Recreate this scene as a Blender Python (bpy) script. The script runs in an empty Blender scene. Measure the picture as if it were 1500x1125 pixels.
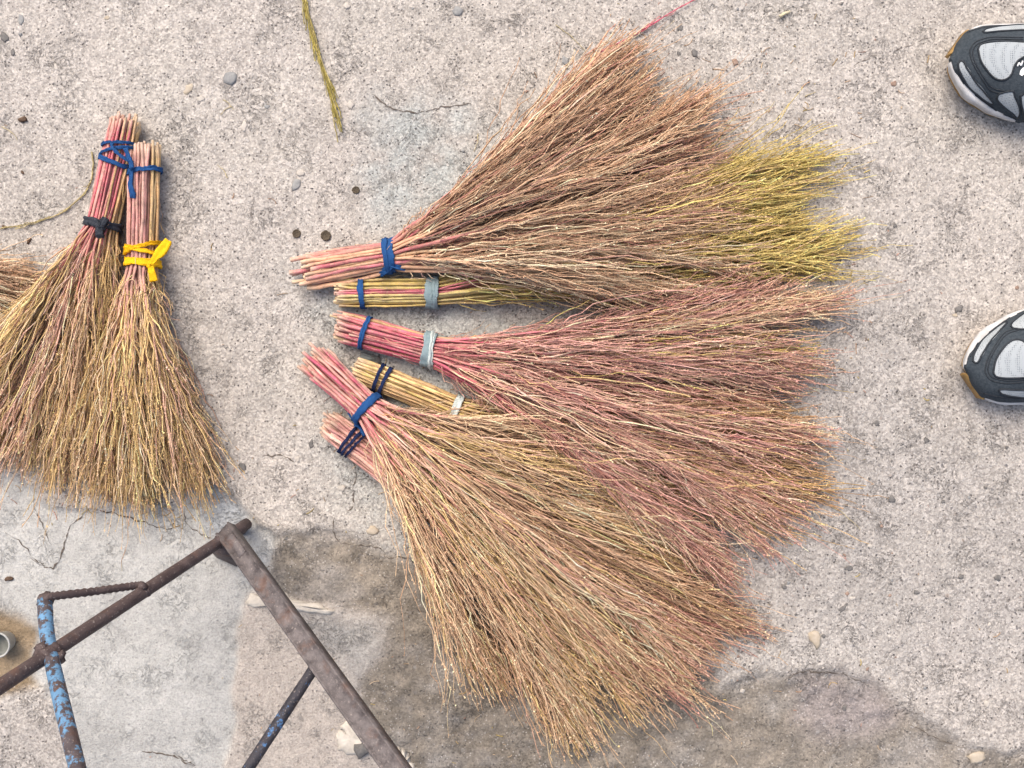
import bpy, math
import numpy as np

# ------------------------------------------------------------------ camera, sky, sun, exposure
S = bpy.context.scene
COL = S.collection
H = 1.2                      # camera height above the concrete, metres
PX = 0.0008                  # metres per photograph pixel on the concrete
cam_d = bpy.data.cameras.new('camera')
cam_d.sensor_fit = 'HORIZONTAL'
cam_d.angle = 2 * math.atan(750 * PX / H)
cam_d.clip_start = 0.01
cam_d.clip_end = 500
cam = bpy.data.objects.new('camera', cam_d)
cam.location = (0, 0, H)
COL.objects.link(cam)
S.camera = cam

SUN_EL, SUN_AZ = math.radians(56), math.radians(118)     # azimuth measured from +x towards +y
world = bpy.data.worlds.new('World')
S.world = world
world.use_nodes = True
wn = world.node_tree
bg = wn.nodes['Background']
sky = wn.nodes.new('ShaderNodeTexSky')
sky.sky_type = 'NISHITA'
sky.sun_disc = False
sky.sun_elevation = SUN_EL
sky.sun_rotation = math.pi / 2 - SUN_AZ
sky.dust_density = 6.0
sky.ozone_density = 0.6
wn.links.new(sky.outputs[0], bg.inputs[0])
bg.inputs[1].default_value = 0.15
sun_d = bpy.data.lights.new('sun', 'SUN')
sun_d.energy = 1.25
sun_d.angle = math.radians(45)
sun_d.color = (1.0, 0.94, 0.85)
sun = bpy.data.objects.new('sun', sun_d)
sun.rotation_euler = (0, math.pi / 2 - SUN_EL, SUN_AZ)
COL.objects.link(sun)
S.view_settings.view_transform = 'Standard'
S.view_settings.look = 'None'
S.view_settings.exposure = 0.58
S.view_settings.gamma = 1
S.view_settings.use_curve_mapping = False

# ------------------------------------------------------------------ helpers
def W(px, py, z=0.0):
    """photograph pixel -> world point at height z"""
    k = PX * (H - z) / H
    return np.array([(px - 750) * k, (562.5 - py) * k, z])

def Wl(pts, z=0.0):
    return np.array([W(p[0], p[1], p[2] if len(p) > 2 else z) for p in pts])

def nrm(v):
    return v / np.maximum(np.linalg.norm(v, axis=-1, keepdims=True), 1e-12)

def lattice_noise(x, y, scale, seed):
    r = np.random.default_rng(seed).random((256, 256))
    fx, fy = x * scale, y * scale
    ix, iy = np.floor(fx).astype(int), np.floor(fy).astype(int)
    tx, ty = fx - ix, fy - iy
    tx = tx * tx * (3 - 2 * tx); ty = ty * ty * (3 - 2 * ty)
    g = lambda a, b: r[a % 256, b % 256]
    return (g(ix, iy) * (1 - tx) + g(ix + 1, iy) * tx) * (1 - ty) + (g(ix, iy + 1) * (1 - tx) + g(ix + 1, iy + 1) * tx) * ty

def fbm(x, y, scale, seed, octv=4):
    t, a, n = 0, 1.0, 0
    for o in range(octv):
        t = t + a * (lattice_noise(x + 7.3 * o, y - 3.1 * o, scale, seed + o) - 0.5)
        n += a; a *= 0.5; scale *= 2.03
    return t / n * 2

def sdist(x, y, poly):
    """signed distance, positive inside"""
    d = np.full(x.shape, 1e9); inside = np.zeros(x.shape, bool)
    n = len(poly)
    for i in range(n):
        ax, ay = poly[i]; bx, by = poly[(i + 1) % n]
        ex, ey = bx - ax, by - ay
        t = np.clip(((x - ax) * ex + (y - ay) * ey) / (ex * ex + ey * ey + 1e-12), 0, 1)
        d = np.minimum(d, np.hypot(x - ax - t * ex, y - ay - t * ey))
        c = ((ay > y) != (by > y)) & (x < (bx - ax) * (y - ay) / (by - ay + 1e-12) + ax)
        inside ^= c
    return np.where(inside, d, -d)

def sstep(a, b, v):
    t = np.clip((v - a) / (b - a), 0, 1)
    return t * t * (3 - 2 * t)

def mesh_obj(name, verts, faces, mat, parent=None, col=None, smooth=True, loc=None):
    """faces: list of (n,k) integer arrays"""
    me = bpy.data.meshes.new(name)
    verts = np.asarray(verts, np.float32)
    fl = [np.asarray(f, np.int32) for f in faces if len(f)]
    me.vertices.add(len(verts)); me.vertices.foreach_set('co', verts.ravel())
    loops = np.concatenate([f.ravel() for f in fl])
    tot = np.concatenate([np.full(len(f), f.shape[1], np.int32) for f in fl])
    start = np.concatenate([[0], np.cumsum(tot)[:-1]]).astype(np.int32)
    me.loops.add(len(loops)); me.loops.foreach_set('vertex_index', loops)
    me.polygons.add(len(tot)); me.polygons.foreach_set('loop_start', start)
    try:
        me.polygons.foreach_set('loop_total', tot)
    except Exception:
        pass
    me.update(calc_edges=True)
    me.validate()
    if smooth:
        me.polygons.foreach_set('use_smooth', np.ones(len(me.polygons), bool))
    if col is not None:
        a = me.color_attributes.new('Col', 'FLOAT_COLOR', 'POINT')
        c = np.ones((len(verts), 4), np.float32); c[:, :3] = col
        a.data.foreach_set('color', c.ravel())
    me.materials.append(mat)
    o = bpy.data.objects.new(name, me)
    COL.objects.link(o)
    if parent is not None:
        o.parent = parent
        o.matrix_parent_inverse = parent.matrix_basis.inverted()
    return o

def empty(name, loc, label=None, cat=None, group=None):
    o = bpy.data.objects.new(name, None)
    COL.objects.link(o)
    o.location = tuple(loc)
    o.empty_display_size = 0.05
    tag(o, label, cat, group)
    return o

def tag(o, label=None, cat=None, group=None, kind=None):
    if label: o['label'] = label
    if cat: o['category'] = cat
    if group: o['group'] = group
    if kind: o['kind'] = kind
    return o

def tubes(P, R, k, rng, cap0=False):
    """P (N,M,3) paths, R (N,M) radii -> verts, faces, and number of verts per tube"""
    N, M, _ = P.shape
    T = np.gradient(P, axis=1); T = nrm(T)
    ref = nrm(rng.normal(size=(N, 1, 3)))
    A = nrm(np.cross(T, np.broadcast_to(ref, T.shape)))
    B = np.cross(T, A)
    ang = np.arange(k) * 2 * math.pi / k
    V = P[:, :, None, :] + R[:, :, None, None] * (A[:, :, None, :] * np.cos(ang)[None, None, :, None] + B[:, :, None, :] * np.sin(ang)[None, None, :, None])
    V = V.reshape(-1, 3)
    base = (np.arange(N) * M * k)[:, None, None]
    i = (np.arange(M - 1) * k)[None, :, None]
    j = np.arange(k)[None, None, :]; j2 = (j + 1) % k
    F = np.stack([base + i + j, base + i + j2, base + i + k + j2, base + i + k + j], -1).reshape(-1, 4)
    return V, F

def sweep(pts, prof, closed=False, up=(0, 0, 1), cap=True, scale=None):
    """sweep a closed 2D profile (n,2) along a path; profile x = side, y = up"""
    P = np.asarray(pts, float); M = len(P); prof = np.asarray(prof, float); n = len(prof)
    if closed:
        T = nrm(np.roll(P, -1, 0) - np.roll(P, 1, 0))
    else:
        T = nrm(np.gradient(P, axis=0))
    up = np.broadcast_to(np.asarray(up, float), P.shape)
    Sd = nrm(np.cross(T, up)); U = np.cross(Sd, T)
    sc = np.ones(M) if scale is None else np.asarray(scale)
    V = P[:, None] + sc[:, None, None] * (Sd[:, None] * prof[None, :, 0:1] + U[:, None] * prof[None, :, 1:2])
    F = []
    mm = M if closed else M - 1
    for i in range(mm):
        a = i * n; b = ((i + 1) % M) * n
        for j in range(n):
            j2 = (j + 1) % n
            F.append((a + j, a + j2, b + j2, b + j))
    F = [np.array(F)]
    if not closed and cap:
        F.append(np.array([list(range(n))[::-1]])); F.append(np.array([[(M - 1) * n + q for q in range(n)]]))
    return V.reshape(-1, 3), F

def join(parts):
    """parts: list of (V, [F...]) -> one (V, F)"""
    Vs, Fs, o = [], [], 0
    for V, F in parts:
        Vs.append(np.asarray(V)); Fs += [np.asarray(f) + o for f in F if len(f)]; o += len(V)
    by = {}
    for f in Fs: by.setdefault(f.shape[1], []).append(f)
    return np.concatenate(Vs), [np.concatenate(v) for v in by.values()]

def spline(pts, n):
    """Catmull-Rom through points"""
    P = np.asarray(pts, float)
    if len(P) == 2:
        t = np.linspace(0, 1, n)[:, None]; return P[0] * (1 - t) + P[1] * t
    Q = np.vstack([2 * P[0] - P[1], P, 2 * P[-1] - P[-2]])
    u = np.linspace(0, len(P) - 1 - 1e-9, n); i = u.astype(int); t = (u - i)[:, None]
    p0, p1, p2, p3 = Q[i], Q[i + 1], Q[i + 2], Q[i + 3]
    return 0.5 * (2 * p1 + (p2 - p0) * t + (2 * p0 - 5 * p1 + 4 * p2 - p3) * t ** 2 + (3 * p1 - p0 - 3 * p2 + p3) * t ** 3)

def circ(r, n=8, ry=None):
    a = np.arange(n) * 2 * math.pi / n
    return np.stack([np.cos(a) * r, np.sin(a) * (ry or r)], 1)

# ------------------------------------------------------------------ materials
class NT:
    def __init__(s, name):
        s.m = bpy.data.materials.new(name); s.m.use_nodes = True
        s.t = s.m.node_tree; s.b = s.t.nodes['Principled BSDF']
        s.tc = s.t.nodes.new('ShaderNodeTexCoord')
    def n(s, typ, **kw):
        o = s.t.nodes.new(typ)
        for k, v in kw.items():
            if k in o.inputs.keys(): s.inp(o.inputs[k], v)
            else: setattr(o, k, v)
        return o
    def inp(s, i, v):
        if hasattr(v, 'links') or isinstance(v, bpy.types.NodeSocket): s.t.links.new(v, i)
        else: i.default_value = v
    def noise(s, scale, detail=3, rough=0.55, vec=None):
        o = s.n('ShaderNodeTexNoise', Scale=scale, Detail=detail, Roughness=rough)
        s.t.links.new(vec if vec is not None else s.tc.outputs['Object'], o.inputs['Vector']); return o.outputs['Fac']
    def vor(s, scale, out='Distance', feature='F1', rnd=1.0):
        o = s.n('ShaderNodeTexVoronoi', feature=feature, Scale=scale, Randomness=rnd)
        s.t.links.new(s.tc.outputs['Object'], o.inputs['Vector']); return o
    def ramp(s, fac, stops, interp='LINEAR'):
        o = s.t.nodes.new('ShaderNodeValToRGB'); o.color_ramp.interpolation = interp
        s.t.links.new(fac, o.inputs[0]); e = o.color_ramp.elements
        while len(e) < len(stops): e.new(0.5)
        for q, (p, c) in zip(e, stops):
            q.position = p; q.color = (c, c, c, 1) if np.isscalar(c) else (*c, 1)
        return o.outputs[0]
    def mix(s, fac, a, b, typ='MIX'):
        o = s.t.nodes.new('ShaderNodeMix'); o.data_type = 'RGBA'; o.blend_type = typ
        for i, v in ((0, fac), (6, a), (7, b)):
            if isinstance(v, bpy.types.NodeSocket): s.t.links.new(v, o.inputs[i])
            else: o.inputs[i].default_value = v if i == 0 else (*v, 1)
        return o.outputs[2]
    def math(s, op, a, b=0.0, clamp=False):
        o = s.t.nodes.new('ShaderNodeMath'); o.operation = op; o.use_clamp = clamp
        s.inp(o.inputs[0], a); s.inp(o.inputs[1], b); return o.outputs[0]
    def attr(s, name, out='Color'):
        o = s.t.nodes.new('ShaderNodeAttribute'); o.attribute_name = name; return o.outputs[out]
    def bump(s, h, strength=0.5, dist=0.002, normal=None):
        o = s.t.nodes.new('ShaderNodeBump'); o.inputs['Strength'].default_value = strength; o.inputs['Distance'].default_value = dist
        s.t.links.new(h, o.inputs['Height'])
        if normal is not None: s.t.links.new(normal, o.inputs['Normal'])
        return o.outputs[0]
    def done(s, color=None, rough=0.8, metal=0.0, normal=None, spec=0.3):
        if color is not None: s.inp(s.b.inputs['Base Color'], (*color, 1) if isinstance(color, tuple) else color)
        s.inp(s.b.inputs['Roughness'], rough); s.inp(s.b.inputs['Metallic'], metal)
        s.b.inputs['Specular IOR Level'].default_value = spec
        if normal is not None: s.t.links.new(normal, s.b.inputs['Normal'])
        return s.m

def mat_concrete():
    t = NT('concrete')
    col = t.attr('Col'); msk = t.attr('Mask')
    sep = t.n('ShaderNodeSeparateColor'); t.t.links.new(msk, sep.inputs[0])
    rough_m, dark_m = sep.outputs[0], sep.outputs[1]        # how coarse, how many dark stones
    fine = t.noise(420, 4, 0.7)
    mid = t.noise(95, 4, 0.6)
    c = t.mix(1.0, col, t.ramp(fine, [(0.25, 0.66), (0.5, 1.0), (0.78, 1.26)]), 'MULTIPLY')
    c = t.mix(0.55, c, t.mix(1.0, c, t.ramp(mid, [(0.3, 0.80), (0.5, 1.0), (0.7, 1.16)]), 'MULTIPLY'))
    # sand grains of different colours
    v1 = t.vor(430)
    gr = t.mix(1.0, c, t.ramp(t.n('ShaderNodeSeparateColor', Color=v1.outputs['Color']).outputs[0],
               [(0.0, (0.50, 0.48, 0.47)), (0.3, (0.85, 0.83, 0.82)), (0.62, (1.08, 1.05, 1.02)), (0.9, (1.45, 1.42, 1.4))]), 'MULTIPLY')
    c = t.mix(t.math('MULTIPLY', rough_m, 0.6), c, gr)
    # pits: small dark pores
    v2 = t.vor(230)
    s2 = t.n('ShaderNodeSeparateColor', Color=v2.outputs['Color'])
    pd = t.math('ADD', v2.outputs['Distance'], t.math('MULTIPLY', t.math('SUBTRACT', t.noise(900, 2), 0.5), 0.35))
    pd = t.math('ADD', pd, t.math('MULTIPLY', s2.outputs[0], 0.22))
    pit = t.ramp(pd, [(0.20, 1.0), (0.34, 0.0)])
    sel = t.ramp(t.math('ADD', t.noise(60, 3), t.math('MULTIPLY', t.math('SUBTRACT', s2.outputs[1], 0.5), 1.1)), [(0.50, 0.0), (0.56, 1.0)])
    pit = t.math('MULTIPLY', t.math('MULTIPLY', pit, sel), t.math('ADD', t.math('MULTIPLY', rough_m, 0.68), 0.10))
    c = t.mix(pit, c, (0.105, 0.095, 0.090))
    # crumbly mortar: pale grains and hair-fine dark seams
    v4 = t.vor(330)
    s4 = t.n('ShaderNodeSeparateColor', Color=v4.outputs['Color'])
    wg = t.math('MULTIPLY', t.ramp(v4.outputs['Distance'], [(0.22, 1.0), (0.36, 0.0)]), t.ramp(s4.outputs[2], [(0.80, 0.0), (0.84, 1.0)]))
    c = t.mix(t.math('MULTIPLY', wg, t.math('MULTIPLY', rough_m, 0.6)), c, (0.62, 0.59, 0.56))
    ve = t.n('ShaderNodeTexNoise', Scale=70, Detail=6, Roughness=0.7, Distortion=1.2); t.t.links.new(t.tc.outputs['Object'], ve.inputs['Vector'])
    vein = t.ramp(t.math('ABSOLUTE', t.math('SUBTRACT', ve.outputs['Fac'], 0.5)), [(0.0, 1.0), (0.022, 0.0)])
    vein = t.math('MULTIPLY', vein, t.ramp(t.noise(22, 3), [(0.50, 0.0), (0.62, 0.55)]))
    c = t.mix(t.math('MULTIPLY', vein, rough_m), c, (0.16, 0.14, 0.125))
    # coarser aggregate: greyish / brownish stones ground flush
    v3 = t.vor(105)
    s3 = t.n('ShaderNodeSeparateColor', Color=v3.outputs['Color'])
    st = t.math('MULTIPLY', t.ramp(t.math('ADD', v3.outputs['Distance'], t.math('ADD', t.math('MULTIPLY', t.math('SUBTRACT', t.noise(420, 2), 0.5), 0.3), t.math('MULTIPLY', s3.outputs[2], 0.14))), [(0.25, 1.0), (0.31, 0.0)]), t.ramp(s3.outputs[1], [(0.58, 0.0), (0.62, 1.0)]))
    stc = t.ramp(s3.outputs[0], [(0.0, (0.10, 0.10, 0.11)), (0.35, (0.20, 0.19, 0.19)), (0.6, (0.34, 0.29, 0.25)), (0.85, (0.55, 0.52, 0.48))])
    c = t.mix(t.math('MULTIPLY', st, t.math('MULTIPLY', dark_m, 0.85)), c, stc)
    h = t.math('ADD', t.math('MULTIPLY', fine, 0.5), t.math('MULTIPLY', mid, 0.9))
    h = t.math('SUBTRACT', t.math('SUBTRACT', h, t.math('MULTIPLY', pit, 0.9)), t.math('MULTIPLY', vein, 0.5))
    nb = t.bump(h, 0.9, 0.0028)
    return t.done(c, t.ramp(mid, [(0.3, 0.95), (0.7, 0.8)]), normal=nb, spec=0.25)

def mat_plant(name='dried_twig', rough=0.75):
    t = NT(name)
    c = t.mix(1.0, t.attr('Col'), t.ramp(t.noise(520, 3, 0.65), [(0.28, 0.62), (0.5, 1.0), (0.74, 1.32)]), 'MULTIPLY')
    return t.done(c, rough, normal=t.bump(t.noise(650, 2), 0.5, 0.0008), spec=0.25)

def mat_stalk():
    t = NT('dried_stalk')
    m = t.n('ShaderNodeMapping'); t.t.links.new(t.tc.outputs['Object'], m.inputs[0])
    n1 = t.noise(110, 4, 0.6); n2 = t.noise(480, 2)
    c = t.mix(1.0, t.attr('Col'), t.ramp(n1, [(0.28, 0.62), (0.5, 1.0), (0.72, 1.25)]), 'MULTIPLY')
    c = t.mix(t.ramp(n2, [(0.54, 0.0), (0.66, 0.6)]), c, (0.50, 0.36, 0.25))
    c = t.mix(t.ramp(t.noise(240, 4, 0.7), [(0.60, 0.0), (0.70, 0.7)]), c, (0.20, 0.085, 0.07))
    return t.done(c, 0.6, normal=t.bump(n2, 0.4, 0.0006), spec=0.35)

def mat_ribbon(name, c1, c2, rough=0.8, scale=260):
    t = NT(name)
    return t.done(t.mix(t.noise(scale, 3), c1, c2), rough, normal=t.bump(t.noise(scale * 2.6, 4, 0.7), 0.8, 0.0010), spec=0.2)

def mat_metal(name, base, light, paint=None, amount=0.5):
    t = NT(name)
    n1 = t.noise(70, 5, 0.65); n2 = t.noise(380, 3, 0.6); n3 = t.noise(26, 5, 0.7)
    c = t.mix(t.ramp(n1, [(0.35, 0.0), (0.68, 1.0)]), base, light)
    c = t.mix(t.ramp(n2, [(0.60, 0.0), (0.72, 0.6)]), c, (0.36, 0.31, 0.28))
    c = t.mix(t.ramp(t.noise(45, 4), [(0.55, 0.0), (0.7, 0.55)]), c, (0.14, 0.07, 0.045))
    if paint is not None:
        f = t.ramp(t.math('ADD', t.math('MULTIPLY', n3, 0.55), t.math('MULTIPLY', t.noise(150, 4, 0.7), 0.45)), [(amount, 0.0), (amount + 0.035, 1.0)])
        c = t.mix(f, c, t.mix(n2, paint, tuple(min(1, q * 1.7) for q in paint)))
    return t.done(c, t.ramp(n1, [(0.3, 0.5), (0.7, 0.8)]), 0.15, t.bump(t.math('ADD', n1, n2), 0.6, 0.0015), 0.4)

def mat_plain(name, c1, c2, scale=150, rough=0.7, bump=0.4, spec=0.3):
    t = NT(name); n = t.noise(scale, 4, 0.6)
    return t.done(t.mix(t.ramp(n, [(0.35, 0.0), (0.65, 1.0)]), c1, c2), rough, normal=t.bump(t.noise(scale * 3, 3), bump, 0.001), spec=spec)

def mat_knit():
    t = NT('knit_mesh')
    v = t.vor(480, rnd=0.2)
    hole = t.ramp(v.outputs['Distance'], [(0.18, 1.0), (0.36, 0.0)])
    c = t.mix(t.math('MULTIPLY', hole, 0.7), t.mix(t.noise(60), (0.31, 0.345, 0.365), (0.38, 0.41, 0.43)), (0.10, 0.12, 0.13))
    return t.done(c, 0.7, normal=t.bump(t.math('SUBTRACT', 1.0, hole), 0.5, 0.0008))

M_CONC = mat_concrete()
M_TWIG = mat_plant()
M_STALK = mat_stalk()
M_BLUE = mat_ribbon('blue_cloth', (0.012, 0.055, 0.17), (0.02, 0.09, 0.26))
M_NAVY = mat_ribbon('navy_cord', (0.008, 0.014, 0.05), (0.015, 0.03, 0.10))
M_YELL = mat_ribbon('yellow_cloth', (0.80, 0.42, 0.006), (0.88, 0.52, 0.012))
M_BLACK = mat_ribbon('black_cloth', (0.018, 0.022, 0.03), (0.05, 0.055, 0.07))
M_GREY = mat_ribbon('grey_cloth', (0.16, 0.24, 0.27), (0.30, 0.37, 0.38), 0.8)
M_WHITE = mat_ribbon('pale_cloth', (0.42, 0.50, 0.50), (0.62, 0.66, 0.63), 0.7)

# ------------------------------------------------------------------ ground: one sheet, fine where the camera looks, out to the horizon
def ground_axis(half, step):
    a = np.arange(-half, half + step / 2, step); out = [half]; d = step
    while out[-1] < 70:
        d *= 1.45; out.append(out[-1] + d)
    o = np.array(out[1:])
    return np.concatenate([-o[::-1], a, o])

def poly(pts): return [tuple(W(*p)[:2]) for p in pts]
R_SMOOTH = poly([(-200, 640), (20, 700), (70, 745), (150, 748), (250, 742), (275, 715), (318, 712), (352, 752), (400, 795), (385, 840), (352, 880), (345, 960), (347, 1060), (330, 1125), (320, 1300), (120, 1330), (110, 1120), (60, 1010), (30, 1000), (-200, 1010)])
R_DARK = poly([(345, 752), (400, 790), (480, 782), (545, 800), (600, 822), (690, 850), (830, 880), (1000, 930), (1060, 1010), (1110, 995), (1165, 985), (1230, 985), (1290, 1010), (1330, 1050), (1420, 1090), (1520, 1110), (1700, 1150), (1700, 1500), (600, 1500), (590, 1110), (535, 1075), (528, 1000), (560, 950), (562, 905), (500, 890), (440, 880), (400, 868), (385, 830), (400, 800)])
R_PINK = poly([(352, 880), (400, 868), (500, 890), (560, 905), (558, 950), (528, 1000), (530, 1060), (540, 1090), (600, 1120), (600, 1300), (325, 1300), (345, 1060), (345, 960)])
R_BLUE1 = poly([(545, 150), (660, 140), (720, 180), (730, 260), (640, 320), (580, 340), (540, 330), (530, 250)])
R_BLUE2 = poly([(430, 400), (560, 400), (760, 420), (800, 640), (640, 840), (560, 800), (500, 740), (470, 650), (500, 560)])
R_BLUE3 = poly([(270, 715), (318, 712), (352, 752), (345, 790), (300, 790)])
R_DIRT = poly([(-40, 880), (20, 900), (45, 915), (48, 950), (38, 985), (50, 1005), (20, 1010), (-40, 1030)])
R_LILAC = poly([(1165, 992), (1230, 988), (1285, 1015), (1320, 1050), (1290, 1075), (1250, 1080), (1200, 1090), (1160, 1060)])
R_HOLLOW = poly([(1060, 1010), (1160, 1000), (1180, 1060), (1250, 1090), (1400, 1085), (1440, 1140), (1000, 1200), (980, 1090)])
R_RIGHT = poly([(1060, 420), (1340, 460), (1420, 640), (1560, 700), (1600, 1000), (1300, 1010), (1160, 960), (1100, 880), (1150, 600)])

def ground_h(x, y):
    nx = x + 0.010 * fbm(x, y, 28, 11); ny = y + 0.010 * fbm(x, y, 28, 23)
    sm = sstep(-0.004, 0.004, sdist(nx, ny, R_SMOOTH))
    dk = sstep(-0.006, 0.006, sdist(nx, ny, R_DARK))
    pk = sstep(-0.004, 0.004, sdist(nx, ny, R_PINK))
    hl = sstep(-0.03, 0.03, sdist(nx, ny, R_HOLLOW))
    h = -0.0025 + 0.0022 * fbm(x, y, 9, 31) + 0.0008 * fbm(x, y, 70, 41)
    h = h - 0.006 * sm - 0.005 * dk - 0.002 * pk - 0.004 * hl
    h = h + dk * 0.0040 * fbm(x, y, 55, 53, 4) + (1 - sm) * 0.0007 * fbm(x, y, 160, 59, 2)
    return h

def gz(x, y):
    return float(ground_h(np.array([x], float), np.array([y], float))[0])

def build_ground():
    gx, gy = ground_axis(0.688, 0.004), ground_axis(0.528, 0.004)
    X, Y = np.meshgrid(gx, gy)
    x, y = X.ravel(), Y.ravel()
    Z = ground_h(x, y)
    V = np.stack([x, y, Z], 1)
    nx, ny = len(gx), len(gy)
    i = (np.arange(ny - 1)[:, None] * nx + np.arange(nx - 1)[None]).ravel()
    F = np.stack([i, i + 1, i + nx + 1, i + nx], 1)
    wx = x + 0.010 * fbm(x, y, 28, 11); wy = y + 0.010 * fbm(x, y, 28, 23)
    def mk(p, w): return sstep(-w, w, sdist(wx + 0.4 * w * fbm(x, y, 60, 91), wy + 0.4 * w * fbm(x, y, 60, 97), p))[:, None]
    n1 = fbm(x, y, 5, 61)[:, None]; n2 = fbm(x, y, 14, 67)[:, None]; n3 = fbm(x, y, 45, 71)[:, None]
    c = np.array([0.430, 0.396, 0.352]) * (1 + 0.08 * n1 + 0.10 * n2 + 0.06 * n3)
    pinkish = np.clip(0.5 + 1.2 * fbm(x, y, 7, 77)[:, None], 0, 1)
    c = c * (1 - 0.35 * pinkish) + np.array([0.425, 0.382, 0.350]) * 0.35 * pinkish
    rt = mk(R_RIGHT, 0.08); c = c * (1 - 0.6 * rt) + np.array([0.355, 0.332, 0.307]) * (1 + 0.14 * n2 + 0.12 * n3) * 0.6 * rt
    b1 = np.maximum(mk(R_BLUE1, 0.035), mk(R_BLUE2, 0.04) * 0.75) * np.clip(0.75 + 0.9 * n3 + 0.5 * n2, 0, 1)
    c = c * (1 - b1) + np.array([0.355, 0.368, 0.350]) * (1 + 0.15 * n3) * b1
    dk = mk(R_DARK, 0.014) * np.clip(0.95 + 0.6 * n2 + 0.6 * n3, 0.35, 1) * (1 - 0.12 * sstep(0.15, 0.4, x)[:, None]); n4 = fbm(x * 0.6 + y * 0.5, y - 0.3 * x, 90, 73)[:, None]; dkc = np.array([0.190, 0.164, 0.132]) * (1 + 0.35 * n2 + 0.40 * n3 + 0.2 * n1 + 0.45 * n4)
    c = c * (1 - dk) + dkc * dk
    sm = mk(R_SMOOTH, 0.006); smc = np.array([0.430, 0.418, 0.388]) * (1 + 0.14 * n2 + 0.10 * n3 + 0.1 * n1)
    c = c * (1 - sm) + smc * sm
    pk = mk(R_PINK, 0.006); pkc = np.array([0.445, 0.392, 0.340]) * (1 + 0.08 * n2 + 0.08 * n3)
    greyp = sstep(-0.02, 0.03, sdist(wx, wy, poly([(430, 900), (570, 890), (570, 960), (525, 1010), (470, 960)])))[:, None]
    pkc = pkc * (1 - 0.7 * greyp) + np.array([0.32, 0.31, 0.285]) * 0.7 * greyp
    c = c * (1 - pk) + pkc * pk
    b3 = mk(R_BLUE3, 0.008); c = c * (1 - b3) + np.array([0.42, 0.43, 0.43]) * b3
    di = mk(R_DIRT, 0.006); c = c * (1 - di) + np.array([0.27, 0.20, 0.125]) * (1 + 0.5 * n3) * di
    li = mk(R_LILAC, 0.02) * 0.55; c = c * (1 - li) + np.array([0.31, 0.27, 0.265]) * (1 + 0.25 * n3) * li
    rough = np.clip(1 - 0.85 * sm - 0.55 * pk - 0.35 * dk, 0.05, 1)
    dark = np.clip(0.30 + 0.75 * rt - 0.3 * sm - 0.3 * pk + 0.35 * n2, 0, 1)
    o = mesh_obj('ground', V, [F], M_CONC, col=np.clip(c * np.array([0.975, 0.995, 1.02]), 0.02, 0.9))
    a = o.data.color_attributes.new('Mask', 'FLOAT_COLOR', 'POINT')
    mcol = np.ones((len(V), 4), np.float32); mcol[:, 0:1] = rough; mcol[:, 1:2] = dark
    a.data.foreach_set('color', mcol.ravel())
    tag(o, kind='structure')
    return o
GROUND = build_ground()

# cracks: narrow dirt-filled joints following the surface
M_CRACK = mat_plain('crack_dirt', (0.085, 0.07, 0.058), (0.15, 0.125, 0.105), 300, 0.95)
def crack(pts, w, seed):
    rng = np.random.default_rng(seed)
    P = Wl(pts); n = max(10, int(np.linalg.norm(np.diff(P, axis=0), axis=1).sum() / 0.0035))
    P = spline(P, n)
    P[:, :2] += np.cumsum(rng.normal(0, 0.0006, (n, 2)), 0) * 0.5 + rng.normal(0, 0.0008, (n, 2))
    T = nrm(np.gradient(P, axis=0)); N = np.stack([-T[:, 1], T[:, 0], T[:, 2] * 0], 1)
    wd = w * np.clip(0.6 + 0.5 * rng.normal(size=n), 0.12, 1.8) * np.sin(np.linspace(0.15, math.pi - 0.1, n)) ** 0.5
    L, R_ = P + N * wd[:, None], P - N * wd[:, None]
    V = np.empty((2 * n, 3)); V[0::2] = L; V[1::2] = R_
    V[:, 2] = ground_h(V[:, 0], V[:, 1]) + 0.0007
    i = np.arange(n - 1) * 2
    mesh_obj('crack', V, [np.stack([i, i + 1, i + 3, i + 2], 1)], M_CRACK, GROUND)
for k, (pts, w) in enumerate([
    ([(545, 135), (570, 155), (605, 163), (640, 155), (690, 150)], 0.0011),
    ([(130, 745), (100, 770), (90, 800), (78, 828), (60, 830), (40, 815)], 0.0010),
    ([(0, 778), (30, 800), (50, 826), (62, 829)], 0.0007),
    ([(45, 720), (48, 745), (60, 770), (72, 800)], 0.0006),
    ([(130, 745), (165, 755), (205, 765), (245, 775), (252, 760)], 0.0008),
    ([(265, 740), (268, 765), (285, 780), (312, 792)], 0.0009),
    ([(205, 1104), (235, 1108), (262, 1118), (290, 1135)], 0.0011),
    ([(258, 1112), (275, 1122), (284, 1124)], 0.0010),
    ([(490, 755), (488, 775), (492, 792), (500, 800)], 0.0010),
    ([(500, 798), (540, 800), (560, 808), (566, 820), (600, 824), (640, 858)], 0.0011),
    ([(385, 667), (410, 668), (430, 676)], 0.0007),
    ([(510, 665), (520, 690), (516, 725), (515, 745), (492, 760)], 0.0007),
    ([(1150, 1000), (1170, 987), (1205, 985), (1240, 990), (1270, 1005)], 0.0009),
    ([(1330, 1060), (1370, 1082), (1420, 1098)], 0.0006),
    ([(1250, 95), (1290, 80), (1330, 68), (1365, 55)], 0.0005),
    ([(360, 800), (372, 820), (385, 828), (398, 830)], 0.0007),
    ([(610, 895), (635, 905), (655, 918)], 0.0012),
]): crack(pts, w, 300 + k)

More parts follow.
